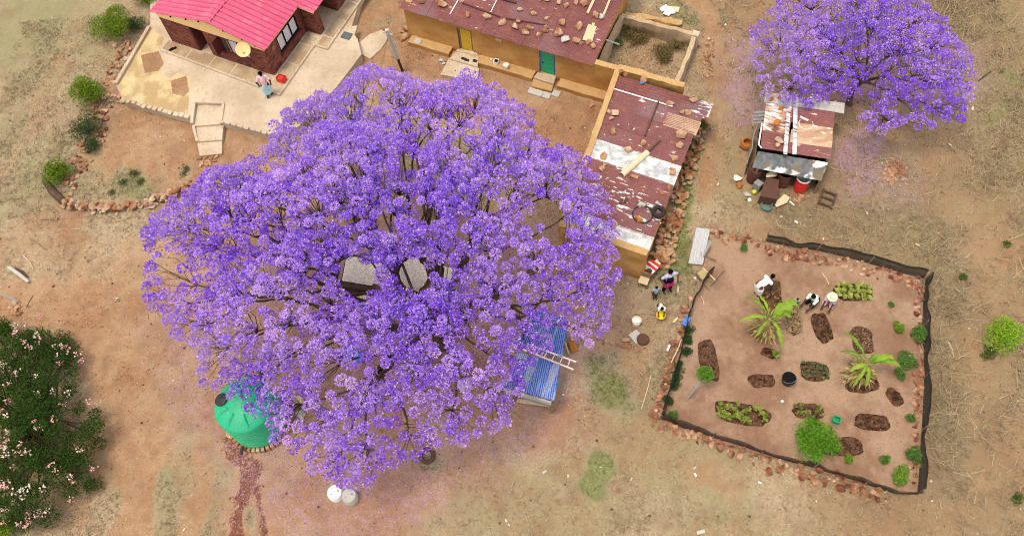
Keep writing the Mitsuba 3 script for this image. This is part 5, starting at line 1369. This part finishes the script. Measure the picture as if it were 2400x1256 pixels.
# ------------------------------------------------------------------ rusty tin shack on the right
k = thing('tin_shack', 'small patched tin shack with rusty roof below the smaller jacaranda', 'shack')
ZR = 1.75
S0 = W(1797, 247, ZR); S0[2] = 0
s1 = W(1953, 269, ZR) - W(1797, 247, ZR); sw = np.linalg.norm(s1); s1 /= sw
s2 = W(1785, 346, ZR) - W(1797, 247, ZR); sd_ = np.linalg.norm(s2); s2 = s2 / sd_
F4 = lambda s, t, z: S0 + s1 * s + s2 * t + np.array([0, 0, z])
Z4 = lambda t: ZR + .1 - .16 * t / sd_
def sheet4(s0_, s1_, t0, t1, uv_, lift, n_=8, mat='sheet', sd__=0):
    m, uv = corr(F4(s0_, t0, Z4(t0) + lift), F4(s0_, t1, Z4(t1) + lift), F4(s1_, t1, Z4(t1) + lift), F4(s1_, t0, Z4(t0) + lift), n_, .011, 5, uv=uv_, bend=.04, seed=sd__)
    part(k, 'roof_sheet', m, mat, uv=uv)
sheet4(-.05, sw * .38, -.05, sd_ * .62, (.55, .66), .0, 11, 'sheet', 1)
sheet4(-.05, sw * .45, sd_ * .6, sd_ + .02, (.27, .3), .012, 7, 'sheet', 2)
sheet4(sw * .34, sw + .03, -.05, sd_ * .34, (.30, .25), .02, 7, 'sheet', 3)
sheet4(sw * .42, sw + .02, sd_ * .33, sd_ * .53, (.42, .72), .01, 5, 'sheet', 4)
sheet4(sw * .40, sw + .04, sd_ * .5, sd_ * .8, (.3, .9), .025, 6, 'sheet', 5)
sheet4(sw * .38, sw + .03, sd_ * .78, sd_ + .06, (.26, .3), .03, 5, 'sheet', 6)
m, uv = corr(F4(-.15, -.62, Z4(0) + .06), F4(-.15, -.05, Z4(0) + .05), F4(sw + .42, -.02, Z4(0) + .05), F4(sw + .42, -.62, Z4(0) + .06), 7, .012, 5, uv=(.5, .55), bend=.06, seed=8)
part(k, 'roof_sheet', m, 'palegrey', label='grey asbestos sheet at the back')
m, uv = corr(F4(-.1, sd_ + .03, 1.5), F4(sw - .02, sd_ + .08, 1.5), F4(sw - .16, sd_ + .85, 1.15), F4(-.22, sd_ + .7, 1.15), 5, .012, 4, bend=.05, seed=5, uv=(0, 0))
part(k, 'awning', m, 'awning', label='dark awning sheet streaked with white')
wl = lambda a, b, z1a, z1b, th=.06: wallq(a, b, -.05, z1a, z1b, th)
part(k, 'wall', wl(F4(.05, 0, 0), F4(.05, sd_, 0), ZR, ZR - .1), 'dark')
part(k, 'wall', wl(F4(sw - .1, 0, 0), F4(sw - .1, sd_ + .5, 0), ZR, 1.3), 'dark')
part(k, 'wall', wl(F4(0.1, .05, 0), F4(sw - .1, .05, 0), ZR, ZR), 'rust')
part(k, 'wall', wl(F4(0.1, sd_ - .1, 0), F4(sw - .1, sd_ - .1, 0), 1.6, 1.6), 'dark')
for i, t_ in enumerate((.1, .24, .38, .52)):
    part(k, 'side_board', obox(F4(-.22, t_ + .1, 1.45 - .08 * i), .5, .12, .03, s1 + [0, 0, .35]), 'grey')
part(k, 'side_sheet', rough(wallq(F4(-.25, .75, 0), F4(-.42, sd_ + .35, 0), 0, 1.2, .95, .04), .12, .2), 'grey_wood')
part(k, 'pipe', tube([F4(-.12, 1.15, Z4(1) + .05), F4(-.14, sd_ * .95, Z4(2) + .04), F4(.0, sd_ + .02, Z4(2) + .02)], .035, 7), 'white')
for s_ in (.04, .97):
    part(k, 'post', bar(F4(sw * s_ - .1, sd_ + .7, 0), F4(sw * s_ - .1, sd_ + .7, 1.12), .07), 'wood')
up4 = lambda px, py, up=0.06: (lambda p: p)(W(px, py, ZR + up))
for a, b, w_, lb in (((1851, 225), (1840, 362), .17, 'long white flaking board down the middle of the shack roof, the left one'), ((1865, 222), (1862, 362), .18, 'long white flaking board down the middle of the shack roof, the right one'), ((1837, 226), (1838, 250), .1, 'short white board at the back of the shack roof'), ((1904, 227), (1887, 273), .17, 'slanting white board at the back right of the shack roof')):
    q0_, q1_ = up4(*a, .14), up4(*b, .02)
    m = trimesh.creation.box((np.linalg.norm(q1_ - q0_), w_, .03)); 
    m = bar(q0_, q1_, w_, .03)
    kk = thing('plank', lb, 'board')
    if 'long' in lb:
        v, f = trimesh.remesh.subdivide_to_size(m.vertices, m.faces, .3)
        scene[kk] = mikit.ply(trimesh.Trimesh(v, f, process=False), 'mat_sheet', uv=np.tile([[.80, .1]], (len(v), 1)))
    else:
        put(kk, m, 'white')
solo('hoop', torus(up4(1889, 291, .06), .31, .022, n=36), 'petal_pale', 'pale round hoop lying on the shack roof', 'hoop')
solo('plank', bar(up4(1875, 274, .12), up4(1894, 283, .12), .07), 'white', 'short white bar across the hoop on the shack roof', 'bar')
for x, y, d_ in ((1807, 236, 17), (1818, 222, 14), (1826, 233, 16), (1828, 257, 15), (1822, 290, 18), (1832, 284, 12), (1826, 332, 20), (1933, 258, 15), (1944, 247, 15), (1956, 242, 12), (1950, 256, 14), (1822, 342, 12)):
    rock(thing('stone', 'red brown stone lying on the rusty shack roof', 'stone', 'stones on the shack roof'), up4(x, y, .04), d_ / 46, 'pot' if (x + y) % 3 == 0 else 'stone')


def drum(label, px, py, mt, open_=True, rim=None, h=.86, r=.29):
    k = thing('drum', label, 'drum')
    p = W(px, py, 0)
    put(num(k + '__body'), lathe([(.001, 0), (r, 0), (r, h * .32), (r + .015, h * .34), (r, h * .36), (r, h * .64), (r + .015, h * .66), (r, h * .68), (r, h), (r - .02, h), (r - .02, .08 if open_ else h - .03), (.001, .08 if open_ else h - .03)], p, 26), mt, smooth=35)
    put(num(k + '__rim'), torus(p + [0, 0, h], r, .022 if not rim else .035, n=26), rim or mt, smooth=True)
    return k


drum('red drum with a thick pale rim in front of the shack', 1873, 443, 'red', rim='palegrey')
put('drum_002__lining' if 'drum_002__body' in scene else 'drum__lining', lathe([(.001, .1), (.262, .1), (.268, .86), (.262, .86), (.25, .11), (.001, .11)], W(1873, 443, 0), 24), 'zinc')
drum('dark rusty drum at the left front corner of the shack', 1764, 421, 'rust', False)
drum('dark rusty drum in the shade between the rusty box and the red drum', 1832, 432, 'rust')
k = thing('rusty_box', 'tall rusty sheet metal box in front of the shack', 'box')
put(k, hull([W(x, y, z) for x, y, z in ((1797, 415, .75), (1826, 421, .75), (1822, 467, .6), (1781, 460, .6))] + [np.array([*W(x, y, z)[:2], 0]) for x, y, z in ((1797, 415, .75), (1826, 421, .75), (1822, 467, .6), (1781, 460, .6))]), 'rust')
bucket('basin', 'grey blue basin on the ground below the rusty box', W(1795, 487, 0), .25, .22, 'teal', handle=False)
solo('sack', rough(hull([W(x, y, z) for z in (.02, .18) for x, y in ((1812, 476), (1838, 455), (1850, 462), (1845, 474), (1820, 486))]), .08, .12), 'sack', 'cream feed sack lying right of the grey blue basin', 'sack')
solo('sack', rough(hull([W(x, y, z) for z in (.5, .75) for x, y in ((1795, 408), (1812, 398), (1822, 408), (1815, 414), (1795, 416))]), .1, .12), 'sack', 'pale sack on top of the rusty box by the shack', 'sack')
k = thing('clay_pot', 'orange brown pot on the ground left of the shack', 'pot')
put(k, lathe([(.001, 0), (.2, 0), (.3, .12), (.27, .3), (.2, .36), (.18, .33), (.24, .25), (.2, .04), (.001, .04)], W(1749, 343, 0), 20), 'pot', smooth=35)
for x, y, s_, mt, lb in ((1729, 421, .5, 'white', 'white lump of rubbish left of the dark rusty drum'), (1733, 437, .4, 'pot', 'brown stone under the white lump left of the shack'), (1751, 458, .32, 'palegrey', 'crumpled grey plastic bag in front of the shack'), (1756, 470, .25, 'mint', 'crumpled pale green plastic bag in front of the shack')):
    rock(thing('rubbish' if 'stone' not in lb else 'stone', lb, 'stone' if 'stone' in lb else 'rubbish'), W(x, y), s_, mt)
solo('ball', trimesh.creation.icosphere(2, .11).apply_translation(W(1768, 450, .11)), 'lime', 'yellow green ball in front of the rusty box', 'ball')
solo('crate', obox(W(1776, 436, .25), .34, .3, .5, s1 + s2 * .6), 'grey', 'small grey crate left of the rusty box', 'crate')
k = thing('pallet', 'weathered wooden frame lying on the ground right of the red drum', 'frame')
for a, b in (((1931, 442), (1918, 477)), ((1961, 454), (1948, 489)), ((1929, 446), (1959, 457)), ((1925, 460), (1955, 470)), ((1919, 474), (1948, 485))):
    part(k, 'slat', bar(W(*a, .12), W(*b, .14), .085, .06), 'bark')
for x, y in ((1931, 442), (1918, 477), (1961, 454), (1948, 489)):
    p = W(x, y, .1); part(k, 'leg', bar([p[0], p[1], -.02], p, .05), 'wood')
solo('stick', bar(W(1850, 472, .05), W(1862, 482, .05), .06), 'white', 'short white stick beside the cream feed sack', 'stick')
solo('post', bar(W(1915, 425, .02), W(1932, 395, .6), .05), 'palegrey', 'pale bar leaning on the right front corner of the shack', 'bar')
for i in range(26):
    rock(thing('stone', 'small red stone scattered before the red drum', 'stone', 'red stones before the red drum'), W(1872 + R.gauss(0, 12), 468 + R.gauss(0, 9)), R.uniform(.08, .2), 'stone')
k = thing('stone_heap', 'low heap of red stones in the dry grass right of the shack', 'stones')
for i in range(70):
    rock(num(k + '__stone'), W(2093 + R.gauss(0, 14), 400 + R.gauss(0, 13)), R.uniform(.1, .24), 'stone')

# ------------------------------------------------------------------ between wing and garden
k = thing('table', 'small table under a red and white cloth at the corner of the wing building', 'table')
p = W(1524, 628, .6)
put(num(k + '__top'), obox(p, .62, .5, .05, [.75, .66, 0]), 'white')
for a in ((.25, .2), (-.25, .2), (.25, -.2), (-.25, -.2)):
    q = p + np.array([.75, .66, 0]) * a[0] + np.array([-.66, .75, 0]) * a[1]
    put(num(k + '__leg'), bar([q[0], q[1], 0], q - [0, 0, .03], .04), 'wood')
put(num(k + '__cloth'), cat([obox(p + np.array([.75, .66, 0]) * x + [0, 0, .032], .12, .54, .012, [.75, .66, 0]) for x in (-.24, .08, .3)]), 'cloth_red')
put(thing('pot', 'small dark cooking pot on the red and white table', 'pot'), lathe([(.001, 0), (.1, 0), (.12, .1), (.1, .12), (.001, .1)], W(1521, 637, .64), 16), 'black')
solo('cloth', rough(obox(W(1536, 618, .5), .34, .26, .05, [.8, .5, 0]), .06, .08), 'petal_pale', 'pink and white cloth hanging at the right end of the small table', 'cloth')
k = thing('chair', 'brown wooden chair beside the small table at the wing corner', 'chair')
p = W(1509, 657, .4)
put(num(k + '__seat'), obox(p, .4, .36, .04, L1), 'pale_wood')
for a in ((.17, .15), (-.17, .15), (.17, -.15), (-.17, -.15)):
    q = p + L1 * a[0] + L2 * a[1]
    put(num(k + '__leg'), bar([q[0], q[1], 0], q - [0, 0, .02], .035), 'wood')
put(num(k + '__backrest'), obox(p + L2 * .17 + [0, 0, .22], .4, .03, .36, L1), 'wood')
bucket('bucket', 'white bucket standing on the ground left of the garden', W(1491, 758, 0), .19, .32, 'bucket', top='white')
solo('paving_slab', obox(W(1491, 789, .03), .42, .5, .06, [.85, .5, 0]), 'palegrey', 'grey slab beside the round rusty cover left of the garden', 'paving slab')
solo('cover', lathe([(.001, .05), (.2, .06), (.24, .08), (.26, .05), (.26, 0), (.001, 0)], W(1507, 796, .05), 24), 'rust', 'round rusty cover on the grey slab left of the garden', 'cover')
stone_row('stone_border', [(1392, 794), (1420, 800), (1450, 808), (1480, 816), (1512, 824)], 'short row of brown stones running to the grey slab left of the garden', 'stones', .13, .22, .2)
solo('brick', obox(W(1467, 797, .06), .34, .16, .12, [1, -.1, 0]), 'stone', 'brown block between the stone row and the grey slab', 'block')
for i, (x, y) in enumerate(((1556, 20), (1563, 32), (1570, 28), (1565, 53), (1572, 60))):
    solo('paper', rough(obox(W(x, y, .08), R.uniform(.3, .55), R.uniform(.3, .45), .03, [1, R.uniform(-1, 1), R.uniform(-.15, .15)]), .12, .12), 'white', 'torn white sheet lying in the grass behind the walled yard', 'rubbish', 'white sheets behind the walled yard')
solo('board', obox(W(1578, 22, .06), .6, .35, .03, [1, -.4, .1]), 'sack', 'yellowish board lying beside the torn white sheets', 'board')
k = thing('stone_heap', 'red brown rubble along the path above the wing building', 'stones')
for i in range(60):
    rock(num(k + '__stone'), W(1658 + R.gauss(0, 8), 125 + R.uniform(-45, 60)), R.uniform(.09, .2), 'stone')

# ------------------------------------------------------------------ people
SPH = {}


def ball(r, n=14):
    return m3.Manifold.sphere(r, n)


def bone(a, ra, b, rb, sc=None):
    s_ = m3.Manifold.batch_hull([ball(ra).translate(list(map(float, a))), ball(rb).translate(list(map(float, b)))])
    return s_


def solid(ms, edge=None, smooth_=6):
    m = m3.Manifold.batch_boolean(ms, m3.OpType.Add)
    if edge:
        m = m.refine_to_length(edge)
    q = m.to_mesh()
    t = trimesh.Trimesh(q.vert_properties[:, :3], q.tri_verts, process=True)
    if smooth_:
        trimesh.smoothing.filter_taubin(t, iterations=smooth_)
    return t


def person(label, pos, h, face, shirt, lower, lowkind, pitch=0, crouch=0.0, reach=(.12, .1, .45), spread=.0, hat=None, apron=None, legs='skin', shoes='black', stride=0.0, headtilt=0, group=None):
    """face: heading in degrees (0 = +x). pitch: how far the trunk bends forward. crouch 0..1. reach: where the hands go (side, front, up) relative to the shoulders' foot."""
    k = thing('person', label, 'person', group)
    hip_z = (.52 * (1 - crouch) + .17 * crouch) * h
    back = -.10 * crouch * h
    p_ = math.radians(pitch)
    up = np.array([0, math.sin(p_), math.cos(p_)]); fw = np.array([0, math.cos(p_), -math.sin(p_)])
    hip = np.array([0, back - .04 * math.sin(p_) * h, hip_z])
    X = np.array([1.0, 0, 0])
    chest, neck = hip + up * .19 * h, hip + up * .30 * h
    ht = math.radians(pitch * .6 + headtilt); hup = np.array([0, math.sin(ht), math.cos(ht)]); hfw = np.array([0, math.cos(ht), -math.sin(ht)])
    head = neck + hup * .105 * h
    sh = [neck - up * .025 * h + X * s * .105 * h for s in (-1, 1)]
    hand = [np.array([s * reach[0] * h, (sh[0][1] if pitch > 40 else hip[1]) + reach[1] * h, reach[2] * h]) for s in (-1, 1)]
    arms = []
    for i, s in enumerate((-1, 1)):
        v = hand[i] - sh[i]; L = np.linalg.norm(v); mx = .33 * h
        if L > mx:
            hand[i] = sh[i] + v / L * mx
        mid = (sh[i] + hand[i]) / 2
        bend = math.sqrt(max(0, (.165 * h) ** 2 - (np.linalg.norm(hand[i] - sh[i]) / 2) ** 2))
        arms.append(mid + (X * s * .8 - fw * .6) * bend)
    hips = [hip + X * s * .055 * h for s in (-1, 1)]
    ank = [np.array([s * (.06 + spread) * h, s * stride * h, .045 * h]) for s in (-1, 1)]
    knee = [(hips[i] + ank[i]) / 2 + np.array([s * .04 * crouch * h, (.02 + .2 * crouch) * h, .06 * crouch * h]) for i, s in enumerate((-1, 1))]
    B = [bone(hip, .075 * h, chest, .08 * h), bone(chest, .08 * h, neck - up * .03 * h, .06 * h), bone(sh[0], .042 * h, sh[1], .042 * h), bone(neck - up * .03 * h, .034 * h, head - hup * .03 * h, .032 * h),
         m3.Manifold.batch_hull([ball(.052 * h, 18).translate((head + hup * .018 * h - hfw * .006 * h).tolist()), ball(.036 * h).translate((head - hup * .032 * h + hfw * .018 * h).tolist())]),
         bone(head + hfw * .052 * h, .008 * h, head + hfw * .062 * h - hup * .012 * h, .010 * h)]
    B += [bone(head + X * s * .054 * h, .010 * h, head + X * s * .056 * h - hup * .012 * h, .008 * h) for s in (-1, 1)]
    sleeves, trous = [], []
    for i, s in enumerate((-1, 1)):
        B += [bone(sh[i], .036 * h, arms[i], .027 * h), bone(arms[i], .027 * h, hand[i], .018 * h), bone(hips[i], .065 * h, knee[i], .042 * h), bone(knee[i], .042 * h, ank[i], .026 * h)]
        sleeves.append(bone(sh[i], .046 * h, sh[i] * .35 + arms[i] * .65, .038 * h))
        trous += [bone(hips[i], .074 * h, knee[i], .054 * h), bone(knee[i], .054 * h, ank[i] + [0, 0, .03 * h], .042 * h)]
        d_ = hand[i] - arms[i]; d_ /= np.linalg.norm(d_) + 1e-9
        sd = np.cross(d_, fw); sd /= np.linalg.norm(sd) + 1e-9
        nn_ = np.cross(sd, d_)
        palm = hand[i] + d_ * .045 * h
        B.append(m3.Manifold.batch_hull([ball(.009 * h, 8).translate((hand[i] + sd * w_ * .016 * h).tolist()) for w_ in (-1, 1)] + [ball(.009 * h, 8).translate((palm + sd * w_ * .02 * h).tolist()) for w_ in (-1, 1)]))
        for q, ln in ((-1, .034), (-.35, .042), (.3, .040), (.95, .030)):
            a0 = palm + sd * q * .021 * h
            a1 = a0 + d_ * ln * .55 * h + nn_ * .004 * h; a2 = a1 + d_ * ln * .4 * h + nn_ * .014 * h
            B += [bone(a0, .0062 * h, a1, .0058 * h), bone(a1, .0058 * h, a2, .005 * h)]
        t0 = hand[i] + d_ * .012 * h - sd * s * .018 * h
        B += [bone(t0, .008 * h, t0 + d_ * .02 * h - sd * s * .018 * h, .007 * h), bone(t0 + d_ * .02 * h - sd * s * .018 * h, .007 * h, t0 + d_ * .038 * h - sd * s * .02 * h, .0055 * h)]
        B.append(m3.Manifold.batch_hull([ball(.022 * h, 10).translate((ank[i] - [0, .015 * h, .018 * h]).tolist()), ball(.018 * h, 10).translate((ank[i] + [0, .085 * h, -.025 * h]).tolist()), ball(.02 * h, 10).translate((ank[i] + [0, .05 * h, -.015 * h]).tolist())]))
    M = np.eye(4); a = math.radians(face - 90)
    M[:3, :3] = [[math.cos(a), -math.sin(a), 0], [math.sin(a), math.cos(a), 0], [0, 0, 1]]; M[:3, 3] = pos

    def out(name, ms, mat, edge=None, sm_=4, smooth=True):
        t = solid(ms, edge, sm_); t.apply_transform(M)
        put(num(k + '__' + name), t, mat, smooth=smooth)
    out('body', B, 'skin', .03, 3)
    tor = [bone(hip, .088 * h, chest, .094 * h), bone(chest, .094 * h, neck - up * .03 * h, .068 * h), bone(sh[0], .05 * h, sh[1], .05 * h)] + sleeves
    out('shirt', tor, shirt, .04, 4)
    if apron:
        out('vest', [bone(hip + fw * .02 * h + up * .04 * h, .085 * h, chest + fw * .03 * h, .085 * h), bone(chest + fw * .03 * h, .08 * h, neck - up * .05 * h + fw * .01 * h, .062 * h)], apron, .04, 3)
    if lowkind == 'skirt':
        kz = [(knee[i] * .55 + ank[i] * .45) for i in (0, 1)]
        out('skirt', [m3.Manifold.batch_hull([ball(.09 * h).translate((hip + up * .03 * h).tolist())] + [ball(.075 * h).translate((knee[i] * 1.0).tolist()) for i in (0, 1)] + [ball(.09 * h).translate(((hips[i] + knee[i]) / 2).tolist()) for i in (0, 1)]),
                      m3.Manifold.batch_hull([ball(.082 * h).translate(knee[i].tolist()) for i in (0, 1)] + [ball(.07 * h).translate(kz[i].tolist()) for i in (0, 1)])], lower, .05, 5)
    elif lowkind == 'short_skirt':
        out('skirt', [m3.Manifold.batch_hull([ball(.09 * h).translate((hip + up * .03 * h).tolist())] + [ball(.085 * h).translate(((hips[i] * .35 + knee[i] * .65)).tolist()) for i in (0, 1)])], lower, .05, 4)
        out('trousers', trous, legs, .04, 3)
    else:
        out('trousers', trous + [bone(hips[0], .07 * h, hips[1], .07 * h)], lower, .04, 3)
    hair = m3.Manifold.batch_boolean([ball(.060 * h, 20).translate((head + hup * .022 * h - hfw * .012 * h).tolist()), m3.Manifold.batch_hull([ball(.05 * h).translate((head + hfw * .075 * h - hup * .03 * h).tolist()), ball(.05 * h).translate((head + hfw * .085 * h - hup * .1 * h).tolist())])], m3.OpType.Subtract)
    out('hair', [hair], 'hair', None, 0)
    for s in (-1, 1):
        out('eye', [ball(.0075 * h, 10).translate((head + hfw * .046 * h + X * s * .019 * h + hup * .008 * h).tolist())], 'white', None, 0)
    out('mouth', [bone(head + hfw * .047 * h - hup * .026 * h - X * .012 * h, .005 * h, head + hfw * .047 * h - hup * .026 * h + X * .012 * h, .005 * h)], 'maroon_paint', None, 0)
    if hat:
        c_ = head + hup * .055 * h - hfw * .008 * h
        m = lathe([(.001, .05 * h), (.05 * h, .045 * h), (.066 * h, 0), (.125 * h, -.012 * h), (.125 * h, -.02 * h), (.06 * h, -.008 * h), (.001, -.008 * h)], [0, 0, 0], 24)
        m.apply_transform(trimesh.geometry.align_vectors([0, 0, 1], hup)); m.apply_translation(c_); m.apply_transform(M)
        put(num(k + '__hat'), m, hat, smooth=35)
    for i in (0, 1):
        out('shoe', [m3.Manifold.batch_hull([ball(.026 * h, 10).translate((ank[i] - [0, .017 * h, .015 * h]).tolist()), ball(.023 * h, 10).translate((ank[i] + [0, .088 * h, -.02 * h]).tolist())])], shoes, None, 0)
    return k


person('woman in a lavender shirt, black vest and bright pink skirt standing by the wing', W(1562, 680), 1.72, -75, 'lavender', 'magenta', 'short_skirt', reach=(.17, .12, .62), apron='navy', legs='navy', spread=.03)
person('small child in a pale blue shirt standing left of the woman in pink', W(1534, 698), 1.0, -80, 'steel_blue', 'maroon_paint', 'trousers', reach=(.16, .06, .5))
person('child in a white shirt bending over a yellow bowl', W(1545, 732), 1.15, -95, 'white', 'navy', 'trousers', pitch=48, reach=(.1, .18, .3))
k = thing('bowl', 'bright yellow bowl held by the bending child', 'bowl')
put(k, lathe([(.001, 0), (.1, 0), (.2, .16), (.185, .16), (.09, .02), (.001, .02)], W(1548, 742, .2), 22), 'yellow', smooth=35)
person('woman in a pale blue dress and pink blouse walking by the brick house corner', W(633, 226, .5), 1.7, 95, 'pink_cloth', 'sky_cloth', 'skirt', reach=(.17, .0, .5), stride=.05, pitch=6)
k = thing('bag', 'red plastic basket on the apron at the brick house corner', 'basket')
p = F1(6.75, -.15, .62)
put(k + '__body', cat([obox(p + [0, 0, .02], .4, .3, .03, E1)] + [obox(p + E1 * s * .2 + [0, 0, .13], .02, .3, .26, E1) for s in (-1, 1)] + [obox(p + E2 * s * .15 + [0, 0, .13], .36, .02, .26, E1) for s in (-1, 1)]), 'red')
put(k + '__cloth', rough(obox(p + [0, 0, .2], .3, .22, .12, E1), .08, .08), 'cloth_red')
person('woman in a white dress bending over a dark garden bed', W(1773, 690), 1.65, 25, 'white', 'white', 'skirt', pitch=80, reach=(.08, .12, .18))
person('person in a white shirt crouching left of the one in the sun hat', W(1900, 712), 1.65, 215, 'mint', 'navy', 'trousers', pitch=38, crouch=.95, reach=(.1, .4, .16))
person('person in a lavender shirt and cream sun hat crouching in the garden', W(1940, 712), 1.6, 235, 'lavender', 'pink_cloth', 'trousers', pitch=35, crouch=.95, reach=(.1, .4, .14), hat='straw_hat')
person('toddler in a grey shirt behind the tip of the left banana plant', W(1861, 717), .8, 250, 'steel_blue', 'navy', 'trousers', pitch=10, crouch=.3)

# ------------------------------------------------------------------ grass and litter over the ground
rg = np.random.RandomState(15)
n = 120000
xy = np.stack([rg.uniform(-25, 26, n), rg.uniform(3.5, 36, n)], 1)
blockers = shapely.union_all([Polygon([tuple(W(*p)[:2]) for p in GAR]).buffer(.1), Polygon([tuple(W(*p, .5)[:2]) for p in [(352, -60), (352, 58), (270, 196), (288, 235), (449, 277), (517, 285), (640, 316), (790, 203), (847, 128), (838, 92), (822, 70), (850, -20), (870, -80)]]).buffer(.3),
                             Polygon([tuple(F2(*p, 0)[:2]) for p in ((-.3, -.7), (11, -.7), (11, -9), (15.3, -9), (15.3, 0), (13, .5), (9.6, .5), (9.6, 7), (-.3, 7))])])
xy = xy[~shapely.contains_xy(blockers, xy[:, 0], xy[:, 1])]
bu, bp = bareness(xy[:, 0], xy[:, 1])
patch = meshkit.fbm(np.c_[xy, xy[:, 0] * 0] * .9, 3, 21)
keep = rg.uniform(size=len(xy)) < np.clip((bu - .25) * 1.25, .012, 1) * np.clip((patch - .30) * 3.2, .05, 1)
xy, bu = xy[keep], bu[keep]
hmul = np.where(xy[:, 0] > 11.5, 1.35, .8) * (1 + .8 * ((xy[:, 0] > 15) & (xy[:, 1] < 17) | (xy[:, 1] > 27) & (xy[:, 0] > 17)))
nb = 4
P = np.repeat(np.c_[xy, np.zeros(len(xy))], nb, 0) + rg.normal(0, .035, (len(xy) * nb, 3)) * [1, 1, 0]
hh = np.repeat(hmul, nb) * rg.uniform(.06, .20, len(P))
lean = rg.normal(0, .8, (len(P), 3)); lean[:, 2] = 1
tip = P + lean * hh[:, None]
side = unit(rg, len(P)) * [1, 1, 0] * .018
V = np.stack([P - side, P + side, tip], 1).reshape(-1, 3)
t = np.clip(np.repeat((bu - 1.0) * 1.2, nb) + rg.normal(0, .2, len(P)), 0, 1)[:, None]
br = rg.uniform(.6, 1.2, (len(P), 1))
col = (np.array([.42, .335, .225]) * (1 - t) + np.array([.19, .22, .07]) * t) * br
stuff('dry_grass', trimesh.Trimesh(V, np.arange(len(V)).reshape(-1, 3), process=False), 'painted', 'short dry straw coloured grass over the open ground', 'grass', color=np.repeat(col, 3, 0))
n = 22000
xy = np.stack([rg.uniform(-25, 26, n), rg.uniform(3.5, 36, n)], 1)
xy = xy[~shapely.contains_xy(blockers, xy[:, 0], xy[:, 1])]
v0, f0 = np.array(ROCKS[3].vertices), np.array(ROCKS[3].faces)
s_ = rg.uniform(.02, .06, len(xy)) * (1 + 1.2 * (rg.uniform(size=len(xy)) < .06))
V = (v0[None] * s_[:, None, None] * rg.uniform(.6, 1.2, (len(xy), 1, 3)) + np.c_[xy, np.full(len(xy), .02)][:, None]).reshape(-1, 3)
F = (f0[None] + np.arange(len(xy))[:, None, None] * len(v0)).reshape(-1, 3)
kind = rg.uniform(size=len(xy))
col = np.where((kind < .22)[:, None], [.62, .56, .48], np.where((kind < .6)[:, None], [.13, .075, .05], [.34, .20, .12]))
stuff('gravel', trimesh.Trimesh(V, F, process=False), 'painted', 'loose pebbles and crumbs strewn over the ground', 'gravel', color=np.repeat(col, len(v0), 0))
# petals that came to rest on the tank's top
n = 90
a, r_ = rg.uniform(0, 2 * np.pi, n), 1.03 * np.sqrt(rg.uniform(size=n))
zz = np.interp(r_, [0, .3, .5, .85, 1.12], [2.24, 2.23, 2.21, 2.13, 1.99])
P = tb + np.stack([np.cos(a) * r_, np.sin(a) * r_, zz + .015], 1)
v, f = quads(P, unit(rg, n) * [1, 1, .1], np.tile([[0, 0, 1.0]], (n, 1)), rg.uniform(.03, .06, n), .035)
stuff('tank_petals', trimesh.Trimesh(v, f, process=False), 'petal', 'fallen petals on top of the green water tank', 'petals', color=np.tile([.55, .40, .8], (len(v), 1)))

for i, (x, y, l_, a) in enumerate([(1275, 1105, .3, .4), (1332, 1115, .2, 1.5), (1186, 1218, .22, 2.1), (1193, 1228, .2, 2.1), (1408, 1094, .14, 0), (1480, 1122, .2, 1), (1627, 1096, .2, .3), (1628, 1112, .26, 1.9), (1782, 1130, .22, 2.6), (2280, 253, .35, 1.2), (2226, 340, .28, 2.2), (1683, 432, .26, .9), (1866, 520, .3, 2.4), (1830, 510, .25, .5),
                                   (2150, 575, .3, 2.2), (2100, 458, .16, .4), (1642, 1246, .5, .2), (1930, 560, .2, 1.1), (275, 700, .22, .2), (250, 590, .14, 1), (600, 470, .1, .5), (2032, 500, .2, 1.9), (1700, 60, .2, .6), (1690, 150, .18, 2), (430, 1240, .2, .9)]):
    wh = 'between the shack and the garden' if x > 1600 and 420 < y < 620 else 'beside the smaller jacaranda' if x > 2200 else 'along the path above the shack' if x > 1600 and y < 420 else 'below the garden' if x > 1500 else 'at the bottom right of the big jacaranda' if x > 1000 else 'left of the big jacaranda'
    solo('scrap', rough(obox(W(x, y, .04), l_ * .6, l_ * .28, .03, [math.cos(a), math.sin(a), .1]), .06, .1), R.choice(('white', 'palegrey', 'sack')), f'small pale litter scrap {wh}', 'litter', f'pale litter {wh}')
